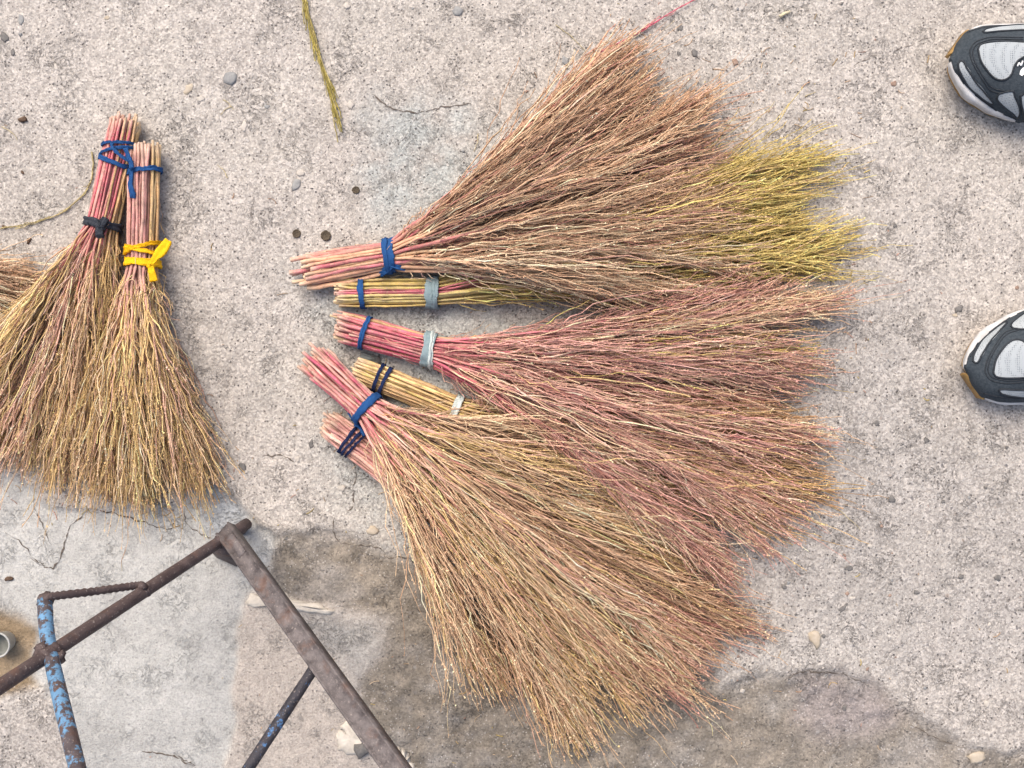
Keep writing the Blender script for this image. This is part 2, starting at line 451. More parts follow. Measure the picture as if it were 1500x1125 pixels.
# stones and pebbles set in the concrete, and bits lying on it
def rock(name, px, py, a, b, hgt, ang, mat, seed, parent=GROUND, sink=0.45):
    rng = np.random.default_rng(seed)
    c = W(px, py); V = []; nu, nv = 10, 5
    bump = (1 + 0.20 * rng.normal(size=(1, nu)).clip(-1.3, 1.3)) * (1 + 0.05 * rng.normal(size=(nv + 1, nu)))
    for i in range(nv + 1):
        th = math.pi * i / nv
        for j in range(nu):
            ph = 2 * math.pi * j / nu; q = bump[i, j] if 0 < i < nv else 1
            V.append((a * math.sin(th) * math.cos(ph) * q, b * math.sin(th) * math.sin(ph) * q, hgt * max(-0.6, min(0.6, math.cos(th))) / 0.6 * (0.9 + 0.1 * q)))
    V = np.array(V); ca, sa = math.cos(ang), math.sin(ang)
    V = np.stack([V[:, 0] * ca - V[:, 1] * sa, V[:, 0] * sa + V[:, 1] * ca, V[:, 2]], 1)
    V += [c[0], c[1], gz(c[0], c[1]) + hgt * (1 - 2 * sink)]
    F = [(i * nu + j, (i + 1) * nu + j, (i + 1) * nu + (j + 1) % nu, i * nu + (j + 1) % nu) for i in range(nv) for j in range(nu)]
    return mesh_obj(name, V, [np.array(F)], mat, parent)
M_ST = {'grey': mat_plain('stone_grey', (0.22, 0.22, 0.22), (0.30, 0.30, 0.29), 200),
        'dark': mat_plain('stone_dark', (0.11, 0.105, 0.10), (0.18, 0.17, 0.16), 300),
        'tan': mat_plain('stone_tan', (0.38, 0.32, 0.24), (0.46, 0.40, 0.32), 150),
        'pale': mat_plain('stone_pale', (0.42, 0.385, 0.34), (0.50, 0.46, 0.41), 150),
        'rust': mat_plain('stone_rust', (0.24, 0.16, 0.12), (0.33, 0.24, 0.19), 250),
        'brown': mat_plain('brown_debris', (0.06, 0.035, 0.022), (0.13, 0.08, 0.05), 400)}
STONES = [(337, 113, .0105, .0085, 'grey', .5), (275, 130, .0085, .0055, 'tan', 1.0), (293, 143, .006, .004, 'pale', .2), (357, 184, .0085, .004, 'pale', 1.4),
          (508, 8, .005, .004, 'pale', 0), (513, 153, .005, .006, 'pale', 0), (434, 270, .006, .009, 'grey', -.4), (440, 253, .006, .005, 'pale', 0),
          (1405, 452, .0062, .0052, 'dark', .4), (1400, 462, .004, .003, 'tan', 0), (1195, 935, .009, .0145, 'tan', .3), (1207, 932, .003, .003, 'dark', 0),
          (1435, 1112, .014, .008, 'tan', .3), (1447, 1032, .005, .006, 'pale', 0), (1090, 1016, .004, .003, 'pale', 0), (1307, 732, .006, .006, 'dark', 0),
          (1285, 620, .004, .004, 'dark', 0), (1358, 645, .004, .004, 'dark', 0), (1244, 833, .005, .004, 'dark', .2), (1343, 868, .005, .003, 'dark', -.2),
          (1462, 846, .006, .004, 'dark', -.4), (1250, 877, .004, .003, 'pale', 0), (1275, 800, .004, .003, 'pale', 0), (1383, 735, .003, .003, 'dark', 0),
          (1075, 890, .005, .004, 'dark', .3), (1105, 893, .003, .003, 'dark', 0), (1150, 860, .004, .004, 'dark', 0), (1242, 870, .003, .003, 'rust', 0),
          (1235, 893, .006, .003, 'dark', .7), (1000, 895, .004, .003, 'dark', 0), (1018, 77, .004, .007, 'dark', .4), (1075, 180, .008, .005, 'pale', 0),
          (1078, 90, .005, .005, 'rust', 0), (1013, 128, .007, .006, 'grey', .5), (1140, 205, .005, .004, 'grey', 0), (828, 88, .005, .007, 'grey', .6),
          (997, 40, .004, .004, 'dark', 0), (995, 77, .003, .003, 'dark', 0), (30, 28, .004, .007, 'grey', .2), (6, 55, .006, .008, 'dark', .3), (18, 76, .003, .006, 'dark', 0),
          (80, 97, .003, .006, 'pale', .1), (155, 25, .004, .003, 'tan', 0), (390, 155, .004, .003, 'grey', 0), (500, 716, .005, .005, 'pale', 0), (455, 650, .004, .006, 'dark', 0),
          (354, 685, .005, .007, 'dark', .3), (435, 673, .003, .005, 'pale', 0), (418, 790, .003, .003, 'dark', 0), (545, 778, .008, .007, 'tan', 0),
          (1310, 122, .005, .004, 'rust', 0), (1230, 380, .004, .003, 'dark', 0), (1312, 330, .003, .003, 'dark', 0), (1442, 305, .003, .003, 'pale', 0),
          (1408, 845, .004, .004, 'dark', 0), (1240, 1040, .003, .005, 'dark', .1), (1470, 570, .004, .003, 'tan', 0), (670, 15, .008, .006, 'grey', 0)]
for k, (px, py, a, b, m, an) in enumerate(STONES):
    a, b = a * 0.85, b * 0.85
    rock('pebble', px, py, a, b, min(a, b) * 0.26, an, M_ST[m], 700 + k, sink=0.40)
rng0 = np.random.default_rng(5)
for k in range(150):                       # more small dark and pale stones, thickest in the worn area by the shoes
    while True:
        if rng0.random() < 0.62:
            px, py = rng0.uniform(1020, 1500), rng0.uniform(420, 1010)
        else:
            px, py = rng0.uniform(0, 1500), rng0.uniform(0, 720)
        if not (px < 330 and py > 150): break
    a = 0.0011 + 0.0014 * rng0.random() ** 2
    rock('pebble', px, py, a, a * rng0.uniform(.6, 1), a * .4, rng0.uniform(0, 3), M_ST[rng0.choice(['dark', 'dark', 'dark', 'grey', 'pale', 'rust'])], 900 + k, sink=0.36)
# white broken edge of mortar beside the metal rail
M_MORT = mat_plain('white_mortar', (0.50, 0.45, 0.38), (0.66, 0.61, 0.53), 90, 0.9)
def lump(name, outline, top, mat, seed, parent=GROUND):
    rng = np.random.default_rng(seed)
    P = spline(Wl(outline + [outline[0]]), 40)[:-1]; n = len(P)
    P[:, :2] += rng.normal(0, 0.0013, (n, 2)); c = P.mean(0)
    rings = []
    for f, hh in ((1.0, -0.006), (0.97, 0.35), (0.82, 0.85), (0.5, 1.0), (0.15, 0.97)):
        Q = c + (P - c) * f; Q[:, 2] = ground_h(Q[:, 0], Q[:, 1]) + (hh * top if hh > 0 else hh) + (rng.normal(0, top * 0.06, n) if hh > 0 else 0)
        rings.append(Q)
    V = np.concatenate(rings); F = [(i * n + j, i * n + (j + 1) % n, (i + 1) * n + (j + 1) % n, (i + 1) * n + j) for i in range(4) for j in range(n)]
    return mesh_obj(name, V, [np.array(F), np.array([[4 * n + j for j in range(n)]])], mat, parent)
lump('mortar_ridge', [(358, 884), (370, 868), (385, 872), (395, 862), (412, 868), (430, 880), (460, 886), (488, 896), (485, 902), (455, 897), (428, 893), (405, 880), (385, 884), (364, 890)], 0.006, M_MORT, 41)
lump('mortar_ridge', [(495, 1070), (505, 1058), (520, 1062), (545, 1075), (548, 1100), (520, 1108), (498, 1102), (492, 1085)], 0.005, M_MORT, 42)
lump('mortar_ridge', [(575, 1098), (590, 1100), (600, 1112), (610, 1135), (590, 1130)], 0.006, M_MORT, 43)
rock('pebble', 531, 1098, .011, .010, .010, 0, M_ST['dark'], 77)

# round plugged holes in the slab
M_PLUG = mat_plain('plug_wood', (0.045, 0.035, 0.025), (0.12, 0.095, 0.065), 600, 0.95)
def plug(px, py, r, seed):
    rng = np.random.default_rng(seed); c = W(px, py); n = 18; g = gz(c[0], c[1]); V = []
    for f, z in ((1.08, 0.0012), (1.0, 0.0022), (0.86, 0.0018), (0.5, 0.0010)):
        a = np.arange(n) * 2 * math.pi / n; q = f * r * (1 + 0.05 * rng.normal(size=n))
        V.append(np.stack([c[0] + q * np.cos(a), c[1] + q * np.sin(a), np.full(n, g + z)], 1))
    F = [(i * n + j, i * n + (j + 1) % n, (i + 1) * n + (j + 1) % n, (i + 1) * n + j) for i in range(3) for j in range(n)]
    mesh_obj('hole_plug', np.concatenate(V), [np.array(F), np.array([[3 * n + j for j in range(n)]])], M_PLUG, GROUND)
plug(434, 342, 0.0047, 1); plug(477, 345, 0.0056, 2); plug(521, 278, 0.0042, 3)

# ------------------------------------------------------------------ brooms
C_PINK = [(0.50, 0.130, 0.155), (0.55, 0.19, 0.20), (0.47, 0.10, 0.135), (0.57, 0.27, 0.24)]
C_MAG = [(0.50, 0.09, 0.15), (0.56, 0.14, 0.19), (0.45, 0.075, 0.125), (0.57, 0.24, 0.23)]
C_SALM = [(0.60, 0.31, 0.20), (0.53, 0.22, 0.18), (0.63, 0.42, 0.24), (0.46, 0.14, 0.16), (0.62, 0.36, 0.22)]
C_TAN = [(0.50, 0.33, 0.15), (0.56, 0.39, 0.18), (0.45, 0.28, 0.13)]
C_YEL = [(0.62, 0.48, 0.15), (0.66, 0.54, 0.22), (0.55, 0.40, 0.12)]
C_PALE = [(0.58, 0.30, 0.27), (0.62, 0.36, 0.30), (0.50, 0.24, 0.22)]

def broom(spec):
    rng = np.random.default_rng(spec['seed'])
    z0 = spec.get('z0', 0.0); rz = spec['rz']; rxe, rxt = spec['rx_end'], spec['rx_tie']
    Ac = W(*spec['A'], z0 + rz * 0.9); Tc = W(*spec['T'], z0 + spec.get('z_tie', 0.0) + rz)
    ax = nrm(Tc - Ac); lat = nrm(np.cross(np.array([0, 0, 1.0]), ax)); up = np.cross(ax, lat)
    root = empty('broom', (Ac[0], Ac[1], 0.0), spec['label'], 'broom', spec['group'])
    n = spec['n']
    # stalk positions across the bundle: phyllotaxis in an ellipse
    i = np.arange(n); rr = np.sqrt((i + 0.5) / n); th = i * 2.39996 + rng.uniform(0, 6)
    a = rr * np.cos(th); b = rr * np.sin(th)
    # fan targets: side to side along the outline, ordered with the position in the bundle
    out = np.array(spec['out'], float)
    seg = np.concatenate([[0], np.cumsum(np.linalg.norm(np.diff(out[:, :2], axis=0), axis=1))]); seg /= seg[-1]
    # outline runs from the +lat side to the -lat side
    rank = np.argsort(np.argsort(-(a + 0.25 * rng.normal(size=n))))
    u = np.clip((rank + 0.5) / n + rng.normal(0, 0.02, n), 0, 1)
    v = np.clip((b + 1) / 2 + 0.12 * rng.normal(size=n), 0, 1)
    ng = max(4, int(spec.get('plumes', n / 5)))
    gc = (np.arange(ng) + 0.5) / ng + rng.normal(0, 0.22 / ng, ng)
    gid = np.argmin(np.abs(u[:, None] + rng.normal(0, 0.5 / ng, (n, 1)) - gc[None]), 1)
    u = np.clip(gc[gid] + (u - gc[gid]) * 0.55, 0, 1)
    g_len = rng.uniform(*spec.get('glen', (0.86, 1.05)), ng)[gid]; g_z = rng.normal(0, 0.0055, ng)[gid]; g_bend = rng.normal(0, 0.045, ng)[gid]
    ox, oy = np.interp(u, seg, out[:, 0]), np.interp(u, seg, out[:, 1])
    E = np.array([W(x_, y_, spec['zb_tip'] + vv * spec['th_tip']) for x_, y_, vv in zip(ox, oy, v)])
    Pt = Tc + lat * (a * rxt)[:, None] + up * (b * rz)[:, None]
    f = ((0.99 - 0.20 * rng.random(n) ** 1.6) * g_len)[:, None]
    E[:, :2] = Pt[:, :2] + (E - Pt)[:, :2] * f
    nh, nf = 9, 18
    s = np.linspace(0, 1, nh)[None, :, None]
    jit = rng.normal(0, spec.get('end_jit', 0.004), n)
    A0 = Ac + lat * (a * rxe + rng.normal(0, 0.0012, n))[:, None] + up * (b * rz * 0.9)[:, None] + ax * jit[:, None]
    Ph = A0[:, None] * (1 - s) + Pt[:, None] * s
    Ph += rng.normal(0, 0.0006, Ph.shape) * (1 - s) + (lat * (np.sin(math.pi * s) * rng.normal(0, 0.0012, (n, 1, 1))))
    D = nrm(E - Pt); Ls = np.linalg.norm(E - Pt, axis=1)[:, None]
    d0 = nrm(D * 0.55 + ax * 0.45)
    t = np.linspace(0, 1, nf + 1)[1:][None, :, None]
    B1, B2 = Pt + d0 * Ls * 0.33, E - D * Ls * 0.30
    Pf = (Pt[:, None] * (1 - t) ** 3 + 3 * B1[:, None] * t * (1 - t) ** 2 + 3 * B2[:, None] * t ** 2 * (1 - t) + E[:, None] * t ** 3)
    base_mid = spec.get('zb_mid', 0.0)
    Pf[:, :, 2] += (np.sin(math.pi * t[:, :, 0] ** 0.8)) * (base_mid + (v[:, None] - 0.35) * spec['th_mid'])
    Pf[:, :, 2] += g_z[:, None] * np.sin(math.pi * np.clip(t[:, :, 0] * 0.85, 0, 1))
    side_d = nrm(np.cross(np.array([0, 0, 1.0]), D)) * Ls
    Pf += side_d[:, None] * (g_bend[:, None, None] * np.sin(math.pi * t) * t)
    Pf[:, :, :2] += np.cumsum(rng.normal(0, 0.0011, (n, nf, 2)), 1)
    P = np.concatenate([Ph, Pf], 1); M = nh + nf
    P[:, :, 2] = np.maximum(P[:, :, 2], 0.0025)
    # stalks: one object each, thick in the handle and thin in the fan
    rs = spec['sr'] * rng.uniform(0.75, 1.25, n)
    prof = np.concatenate([np.linspace(1.0, 0.85, nh), 0.85 * (1 - np.linspace(0.05, 0.80, nf))])
    pal = spec['stalk_pal']; w = np.array([p[1] for p in pal], float); w /= w.sum()
    side = spec.get('stalk_side')
    k = 7
    for q in range(n):
        R = (rs[q] * prof)[None] * (1 + 0.06 * rng.normal(size=(1, M)))
        V, F = tubes(P[q:q + 1], R, k, rng)
        if side: plist = side(a[q], b[q], rng)
        else: plist = pal[rng.choice(len(pal), p=w)][0]
        cb = np.array(plist[rng.integers(len(plist))]) * rng.uniform(0.8, 1.2)
        tt = np.linspace(0, 1, M)[:, None]
        ft = np.clip((tt - 0.30) / 0.35, 0, 1) * spec.get('fade', 0.6)
        cc = cb * (1 - ft) + np.array(spec['twig'][0]) * ft
        cc = cc * (1 + 0.16 * rng.normal(size=(M, 1)))
        bl = np.clip(rng.normal(0.05, 0.18, (M, 1)), 0, 0.6); cc = cc * (1 - bl) + np.array([0.52, 0.34, 0.22]) * bl
        cc[0] = cc[0] * 0.35 + np.array([0.66, 0.52, 0.38]) * 0.65
        cv = np.repeat(cc, k, 0)
        # pale cut end
        V = np.concatenate([V, V[:k], [P[q, 0] - ax * rs[q] * 0.25]])
        cut = np.array([0.62, 0.50, 0.36]) * rng.uniform(0.8, 1.15)
        cv = np.concatenate([cv, np.repeat(cut[None], k + 1, 0)])
        m0 = M * k
        cap = np.array([(m0 + (j + 1) % k, m0 + j, m0 + k) for j in range(k)])
        mesh_obj('stalk', V, [F, cap], M_STALK, root, cv)
    # bristles: twigs that leave the stalks and run on with them
    bv, bf, bc, off = [], [], [], 0
    pal_t = spec['twig']; wt = np.array(spec.get('twig_w', [1] * len(pal_t)), float); wt /= wt.sum()
    tcl = np.where(rng.random(n) < 0.6, rng.choice(len(pal_t), size=ng, p=wt)[gid], rng.choice(len(pal_t), size=n, p=wt)); g_lum = rng.uniform(0.85, 1.15, ng)[gid]          # each stalk's plume leans to one colour
    csel = spec.get('twig_fn')
    def make(K, lo, hi, lmin, lmax, ms, spread, r0, kink, kk, per=0, reach=0.030):
        nonlocal off
        si = rng.integers(0, n, K)
        st = lo + (hi - lo) * rng.random(K) ** 0.85
        idx = np.maximum(nh - 1 + st * nf, 0.5); i0 = np.minimum(idx.astype(int), M - 2); fr = (idx - i0)[:, None]
        p0 = P[si, i0] * (1 - fr) + P[si, i0 + 1] * fr
        d = nrm(P[si, np.minimum(i0 + 3, M - 1)] - P[si, np.maximum(i0 - 2, 0)])
        rem = np.linalg.norm(P[si, -1] - p0, axis=1)
        L = np.minimum(rng.uniform(lmin, lmax, K), rem * rng.uniform(0.80, 1.10, K) + reach)
        pr = rng.normal(size=(K, 3)); pr[:, 2] *= 0.55
        pr = nrm(pr - d * (pr * d).sum(1, keepdims=True))
        tau = np.linspace(0, 1, ms)[None, :, None]
        sp = spread * rng.uniform(0.3, 1.3, (K, 1, 1))
        pth = p0[:, None] + d[:, None] * (L[:, None, None] * tau) + pr[:, None] * (L[:, None, None] * sp * tau ** 0.75)
        bend = rng.normal(0, 0.085, (K, 1, 3)) * L[:, None, None] * tau ** 2.2; bend[:, :, 2] *= 0.5
        wob = np.cumsum(rng.normal(0, 1, (K, ms, 3)), 1); wob -= wob[:, :1]
        pth = pth + bend + wob * kink * (L / ms)[:, None, None]
        drop = spec.get('droop', 0.06) * (L[:, None] * tau[:, :, 0] ** 2)
        pth[:, :, 2] -= drop
        zmin = 0.0015 + 0.004 * rng.random((K, 1))
        pth[:, :, 2] = np.maximum(pth[:, :, 2], zmin)
        R = r0 * rng.uniform(0.75, 1.3, (K, 1)) * (1 - 0.55 * tau[:, :, 0]) * (1 + 0.30 * rng.normal(size=(K, ms)).clip(-1.5, 1.8))
        V, F = tubes(pth, R, kk, rng)
        if csel: ci = csel(u[si], v[si], tcl[si], rng)
        else: ci = np.where(rng.random(K) < 0.6, tcl[si], rng.choice(len(pal_t), size=K, p=wt))
        cb = BRIGHT * np.array(pal_t)[ci] * (0.74 + 0.50 * rng.random((K, 1)) ** 1.2) * g_lum[si][:, None]
        tipc = BRIGHT * np.array(spec.get('tip', pal_t[0]))
        g = (np.clip((st[:, None] * nf / M + tau[:, :, 0] * 0.5), 0, 1) ** 2 * spec.get('tip_amt', 0.25))[:, :, None]
        cc = cb[:, None] * (1 - g) + tipc * g
        cc = cc * (1 + 0.22 * rng.normal(size=(K, ms, 1))).clip(0.45, 1.7)
        bc.append(np.repeat(cc.reshape(-1, 3), kk, 0)); bv.append(V); bf.append(F + off); off += len(V)
        if per: flakes(K, per, pth, cb, R)
    def flakes(K, per, pth, cb, R):
        nonlocal off
        ms = pth.shape[1]
        ti = np.repeat(np.arange(K), per); q = rng.random(K * per) ** 0.8 * (ms - 1.001)
        i0 = q.astype(int); fr = (q - i0)[:, None]
        p = pth[ti, i0] * (1 - fr) + pth[ti, i0 + 1] * fr
        d = nrm(pth[ti, i0 + 1] - pth[ti, i0])
        e = nrm(rng.normal(size=(K * per, 3)) + d * 0.9); e2 = nrm(np.cross(e, rng.normal(size=(K * per, 3))))
        ln = rng.uniform(0.0012, 0.0029, (K * per, 1)); wd = rng.uniform(0.0005, 0.0012, (K * per, 1))
        V = np.stack([p - e * ln * 0.2, p + e * ln * .35 + e2 * wd, p + e * ln, p + e * ln * .35 - e2 * wd], 1).reshape(-1, 3)
        F = np.arange(K * per * 4).reshape(-1, 4)
        c = cb[ti] * rng.uniform(0.60, 1.45, (K * per, 1))
        bv.append(V); bf.append(F + off); bc.append(np.repeat(c, 4, 0)); off += len(V)
    K = spec['twigs']
    tr = spec.get('tr', 0.00084)
    fz = spec.get('frizz', 1.0) * 0.6
    make(K, 0.03, 0.97, 0.09, 0.25, 14, spec.get('spread', 0.085), tr, 0.15, 3, 22)
    make(int(K * 0.4), 0.35, 1.0, 0.05, 0.12, 9, 0.13, tr * 0.9, 0.18, 3, 10)
    make(int(K * fz), 0.04, 0.96, 0.010, 0.036, 6, 0.45, tr * 0.7, 0.55, 3)
    make(int(K * 0.07), 0.15, 0.9, 0.07, 0.16, 12, 0.32, tr * 0.8, 0.30, 3, 8)
    make(int(K * 0.06), 0.80, 1.0, 0.05, 0.12, 10, 0.10, tr * 0.62, 0.14, 3, 4, 0.10)
    make(50, -0.42, 0.0, 0.015, 0.05, 6, 0.05, 0.0005, 0.25, 3)
    o = mesh_obj('bristles', np.concatenate(bv), [np.concatenate(bf)], M_TWIG, root, np.clip(np.concatenate(bc), 0.01, 0.80))
    o['kind'] = 'stuff'
    return dict(root=root, Ac=Ac, Tc=Tc, ax=ax, lat=lat, up=up, rz=rz, rxe=rxe, rxt=rxt, z0=z0)

def band(B, s, width, mat, tilt=0.0, thick=0.0010, seed=0, grow=0.0022, name='tie', push=0.0, lean=0.0):
    """a flat strip wrapped once around the handle, s = 0 at the cut end, 1 at the fan"""
    rng = np.random.default_rng(seed)
    c = B['Ac'] * (1 - s) + B['Tc'] * s
    rx = B['rxe'] * (1 - s) + B['rxt'] * s + grow; rz = B['rz'] * (0.92 + 0.08 * s) + grow
    m = 40; an = np.arange(m) * 2 * math.pi / m
    sh = tilt * rx * np.cos(an) + lean * rz * np.sin(an)
    P = c + B['lat'] * (rx * np.cos(an))[:, None] + B['up'] * (rz * np.sin(an))[:, None] + B['ax'] * (sh + push)[:, None]
    P += rng.normal(0, 0.0003, P.shape)
    P[:, 2] = np.maximum(P[:, 2], 0.0012)
    radial = nrm(B['lat'] * (np.cos(an) / rx)[:, None] + B['up'] * (np.sin(an) / rz)[:, None])
    h = width / 2
    xs_ = np.linspace(-1, 1, 9); rd = thick * (0.75 + 0.9 * rng.random(9))
    prof = [(-h, -thick * .3)] + [(h * q, r_) for q, r_ in zip(xs_, rd)] + [(h, -thick * .3)]
    V, F = sweep(P, prof, closed=True, up=radial, scale=1 + 0.10 * np.sin(an * 3 + rng.uniform(0, 6)) + 0.05 * rng.normal(size=m))
    V = V + rng.normal(0, 0.00022, V.shape)
    return mesh_obj(name, V, F, mat, B['root'])

def ribbon(B, pts, width, mat, name='tail', thick=0.0010, wid=None, parent=None, n=18, seed=0):
    P = spline(np.array(pts), n); rng = np.random.default_rng(seed)
    h = width / 2; th = thick
    xs_ = np.linspace(-1, 1, 7); prof = [(-h, -th)] + [(h * q, th * (0.5 + 1.3 * rng.random())) for q in xs_] + [(h, -th)]
    sc = None if wid is None else np.interp(np.linspace(0, 1, n), np.linspace(0, 1, len(wid)), wid)
    V, F = sweep(P, prof, scale=sc)
    V = V + rng.normal(0, 0.0003, V.shape)
    return mesh_obj(name, V, F, mat, parent or B['root'])

def knot(B, px, py, z, r, mat, parent=None, seed=0):
    rng = np.random.default_rng(seed); c = W(px, py, z); nu, nv = 12, 8
    V = []
    for i in range(nv + 1):
        th = math.pi * i / nv
        for j in range(nu):
            ph = 2 * math.pi * j / nu; q = r * (1 + 0.22 * math.sin(3 * ph + 2 * th) + 0.08 * rng.normal())
            V.append(c + q * np.array([math.sin(th) * math.cos(ph), math.sin(th) * math.sin(ph) * 0.85, 0.75 * math.cos(th)]))
    F = [(i * nu + j, (i + 1) * nu + j, (i + 1) * nu + (j + 1) % nu, i * nu + (j + 1) % nu) for i in range(nv) for j in range(nu)]
    return mesh_obj('knot', V, [np.array(F)], mat, parent or B['root'])

BRIGHT = 1.24
G_PILE, G_LEFT = 'brooms fanned out in the large pile', 'brooms lying beside the metal frame'
TAN, BRN, PNK, RED, YEL, GLD, CRM, MAU = (0.57, 0.395, 0.255), (0.45, 0.285, 0.185), (0.53, 0.315, 0.245), (0.38, 0.185, 0.150), (0.55, 0.425, 0.150), (0.55, 0.385, 0.180), (0.62, 0.47, 0.32), (0.45, 0.245, 0.210)

# --- three brooms at the bottom of the pile
def yellow_pink(a, b, rng):
    return C_MAG if (-0.20 < a + 0.08 * rng.normal() < 0.30) else C_YEL
B2 = broom(dict(seed=12, A=(494, 430), T=(634, 428), rz=0.0135, rx_end=0.0145, rx_tie=0.0150, n=67, sr=0.00162, end_jit=0.002, group=G_PILE,
    label='broom with straight yellow and pink handle and grey band beneath the salmon handled broom',
    stalk_pal=[(C_YEL, 1)], stalk_side=yellow_pink, out=[(1165, 208), (1215, 232), (1215, 262), (1140, 310), (1215, 335), (1250, 360), (1200, 388), (1130, 402)], plumes=9, glen=(0.96, 1.03),
    zb_tip=0.004, th_tip=0.020, zb_mid=0.004, th_mid=0.028, twig=[YEL, GLD, PNK, TAN], twig_w=[6, 3, .6, 1], tip=(0.55, 0.425, 0.15), tip_amt=0.8, twigs=1150, frizz=0.5))
B4 = broom(dict(seed=14, A=(520, 540), T=(668, 600), rz=0.0120, rx_end=0.0140, rx_tie=0.0150, n=84, sr=0.00122, end_jit=0.0015, group=G_PILE,
    label='broom with thin golden straw handle and white band, half buried in the pile',
    stalk_pal=[(C_TAN, 3), (C_YEL, 1)], out=[(1150, 600), (1200, 660), (1215, 700), (1180, 730), (1150, 775)],
    zb_tip=0.004, th_tip=0.018, zb_mid=0.004, th_mid=0.024, twig=[BRN, GLD, TAN], tip=(0.40, 0.23, 0.09), tip_amt=0.6, twigs=850, frizz=0.7))
B6 = broom(dict(seed=16, A=(482, 622), T=(572, 690), rz=0.0125, rx_end=0.0150, rx_tie=0.0180, n=52, sr=0.00198, end_jit=0.004, group=G_PILE,
    label='short pale pink broom handle with navy cord under the broom above it',
    stalk_pal=[(C_PALE, 3), (C_PINK, 1)], out=[(1120, 870), (1110, 960), (1060, 1010), (960, 1060)],
    zb_tip=0.004, th_tip=0.016, zb_mid=0.004, th_mid=0.022, twig=[BRN, TAN, RED], twigs=800, frizz=0.7))
# --- three big brooms on top
def b3fn(u, v, tc, rng):
    r = rng.random(len(u))
    c = np.where(r < 0.50, tc, rng.choice(6, len(u), p=[.24, .22, .26, .16, .06, .06]))
    return np.where((u > 0.33) & (u < 0.46) & (v < 0.75) & (r < 0.9), 6, c)
B3 = broom(dict(seed=13, A=(498, 478), T=(630, 513), rz=0.0150, rx_end=0.0170, rx_tie=0.0165, n=76, sr=0.00171, end_jit=0.005, z0=0.002, group=G_PILE,
    label='broom with magenta pink handle bound by a pale grey-green band in mid pile',
    stalk_pal=[(C_MAG, 5), (C_PINK, 3), (C_TAN, .7)], out=[(1100, 425), (1225, 432), (1170, 468), (1190, 512), (1262, 542), (1180, 572), (1185, 640), (1170, 700), (1180, 760), (1140, 800), (1130, 862), (1060, 850)],
    zb_tip=0.016, th_tip=0.024, zb_mid=0.012, th_mid=0.036, twig=[PNK, MAU, TAN, RED, GLD, CRM, YEL], twig_w=[3.5, 3.5, 3, 2, .8, .5, .0001], twig_fn=b3fn, fade=0.3, tip=(0.54, 0.32, 0.20), tip_amt=0.25, twigs=2500, frizz=1.6))
def b1fn(u, v, tc, rng):
    r = rng.random(len(u))
    c = np.where(r < 0.55, tc, rng.choice(5, len(u), p=[.36, .34, .12, .08, .10]))
    return np.where((u > 0.72) & (v > 0.5) & (r < 0.45), 4, c)
B1 = broom(dict(seed=11, A=(450, 396), T=(575, 374), rz=0.0150, rx_end=0.0200, rx_tie=0.0158, n=57, sr=0.00234, end_jit=0.007, z0=0.003, z_tie=0.004, group=G_PILE,
    label='broom with loose salmon pink handle tied by a knotted blue ribbon, widest fan',
    stalk_pal=[(C_SALM, 5), (C_PINK, 2)], out=[(985, 20), (950, 55), (955, 100), (925, 150), (1010, 160), (1045, 172), (1050, 225), (1020, 275), (1060, 330), (1110, 385), (1090, 425), (960, 445)],
    zb_tip=0.018, th_tip=0.022, zb_mid=0.014, th_mid=0.034, twig=[TAN, BRN, PNK, RED, CRM], twig_w=[5, 5, 2, 1, 1], twig_fn=b1fn, tip=(0.48, 0.28, 0.15), tip_amt=0.35, twigs=2700, frizz=1.2))
B5 = broom(dict(seed=15, A=(462, 528), T=(540, 600), rz=0.0160, rx_end=0.0210, rx_tie=0.0172, n=74, sr=0.00180, end_jit=0.008, z0=0.006, z_tie=0.006, group=G_PILE,
    label='broom with splayed rosy handle and single blue band, its fan covering the pile',
    stalk_pal=[(C_PINK, 4), (C_MAG, 1.5), (C_PALE, 1)], out=[(930, 650), (1000, 700), (1060, 780), (1090, 850), (1100, 920), (1115, 985), (1050, 1040), (960, 1060), (900, 1085), (830, 1090), (760, 1050), (710, 965)],
    glen=(0.85, 0.99), zb_tip=0.012, th_tip=0.022, zb_mid=0.014, th_mid=0.036, twig=[TAN, BRN, PNK, GLD, CRM], twig_w=[7, 4.5, .8, 2.2, .8], tip=(0.56, 0.36, 0.19), tip_amt=0.3, twigs=2800, frizz=1.2))
# --- brooms at the side
L3 = broom(dict(seed=23, A=(-270, 340), T=(-160, 375), rz=0.014, rx_end=0.018, rx_tie=0.018, n=28, sr=0.00234, group=G_LEFT,
    label='broom showing only brown bristle tips from under the black banded broom',
    stalk_pal=[(C_PINK, 1)], out=[(20, 405), (38, 425), (36, 450), (10, 475)], zb_tip=0.003, th_tip=0.016, zb_mid=0.0, th_mid=0.02, twig=[TAN, BRN, CRM], twigs=420, frizz=0.6))
def pink_tan(a, b, rng):
    return C_PINK if a + 0.1 * rng.normal() < 0.35 else C_TAN
def pink_tan2(a, b, rng):
    return C_PALE if a + 0.1 * rng.normal() < 0.55 else C_TAN
L1 = broom(dict(seed=21, A=(184, 176), T=(150, 332), rz=0.0150, rx_end=0.0165, rx_tie=0.0180, n=76, sr=0.00171, end_jit=0.004, group=G_LEFT,
    label='broom with deep pink handle bound by a knotted black band',
    stalk_pal=[(C_PINK, 1)], stalk_side=pink_tan, out=[(172, 600), (150, 650), (120, 672), (62, 685), (15, 675), (-30, 640), (-80, 610), (-100, 565)],
    zb_tip=0.003, th_tip=0.022, zb_mid=0.0, th_mid=0.030, twig=[GLD, TAN, PNK, BRN], twig_w=[6, 3, 2, 1.2], tip=(0.53, 0.37, 0.18), tip_amt=0.45, twigs=1900, frizz=1.1))
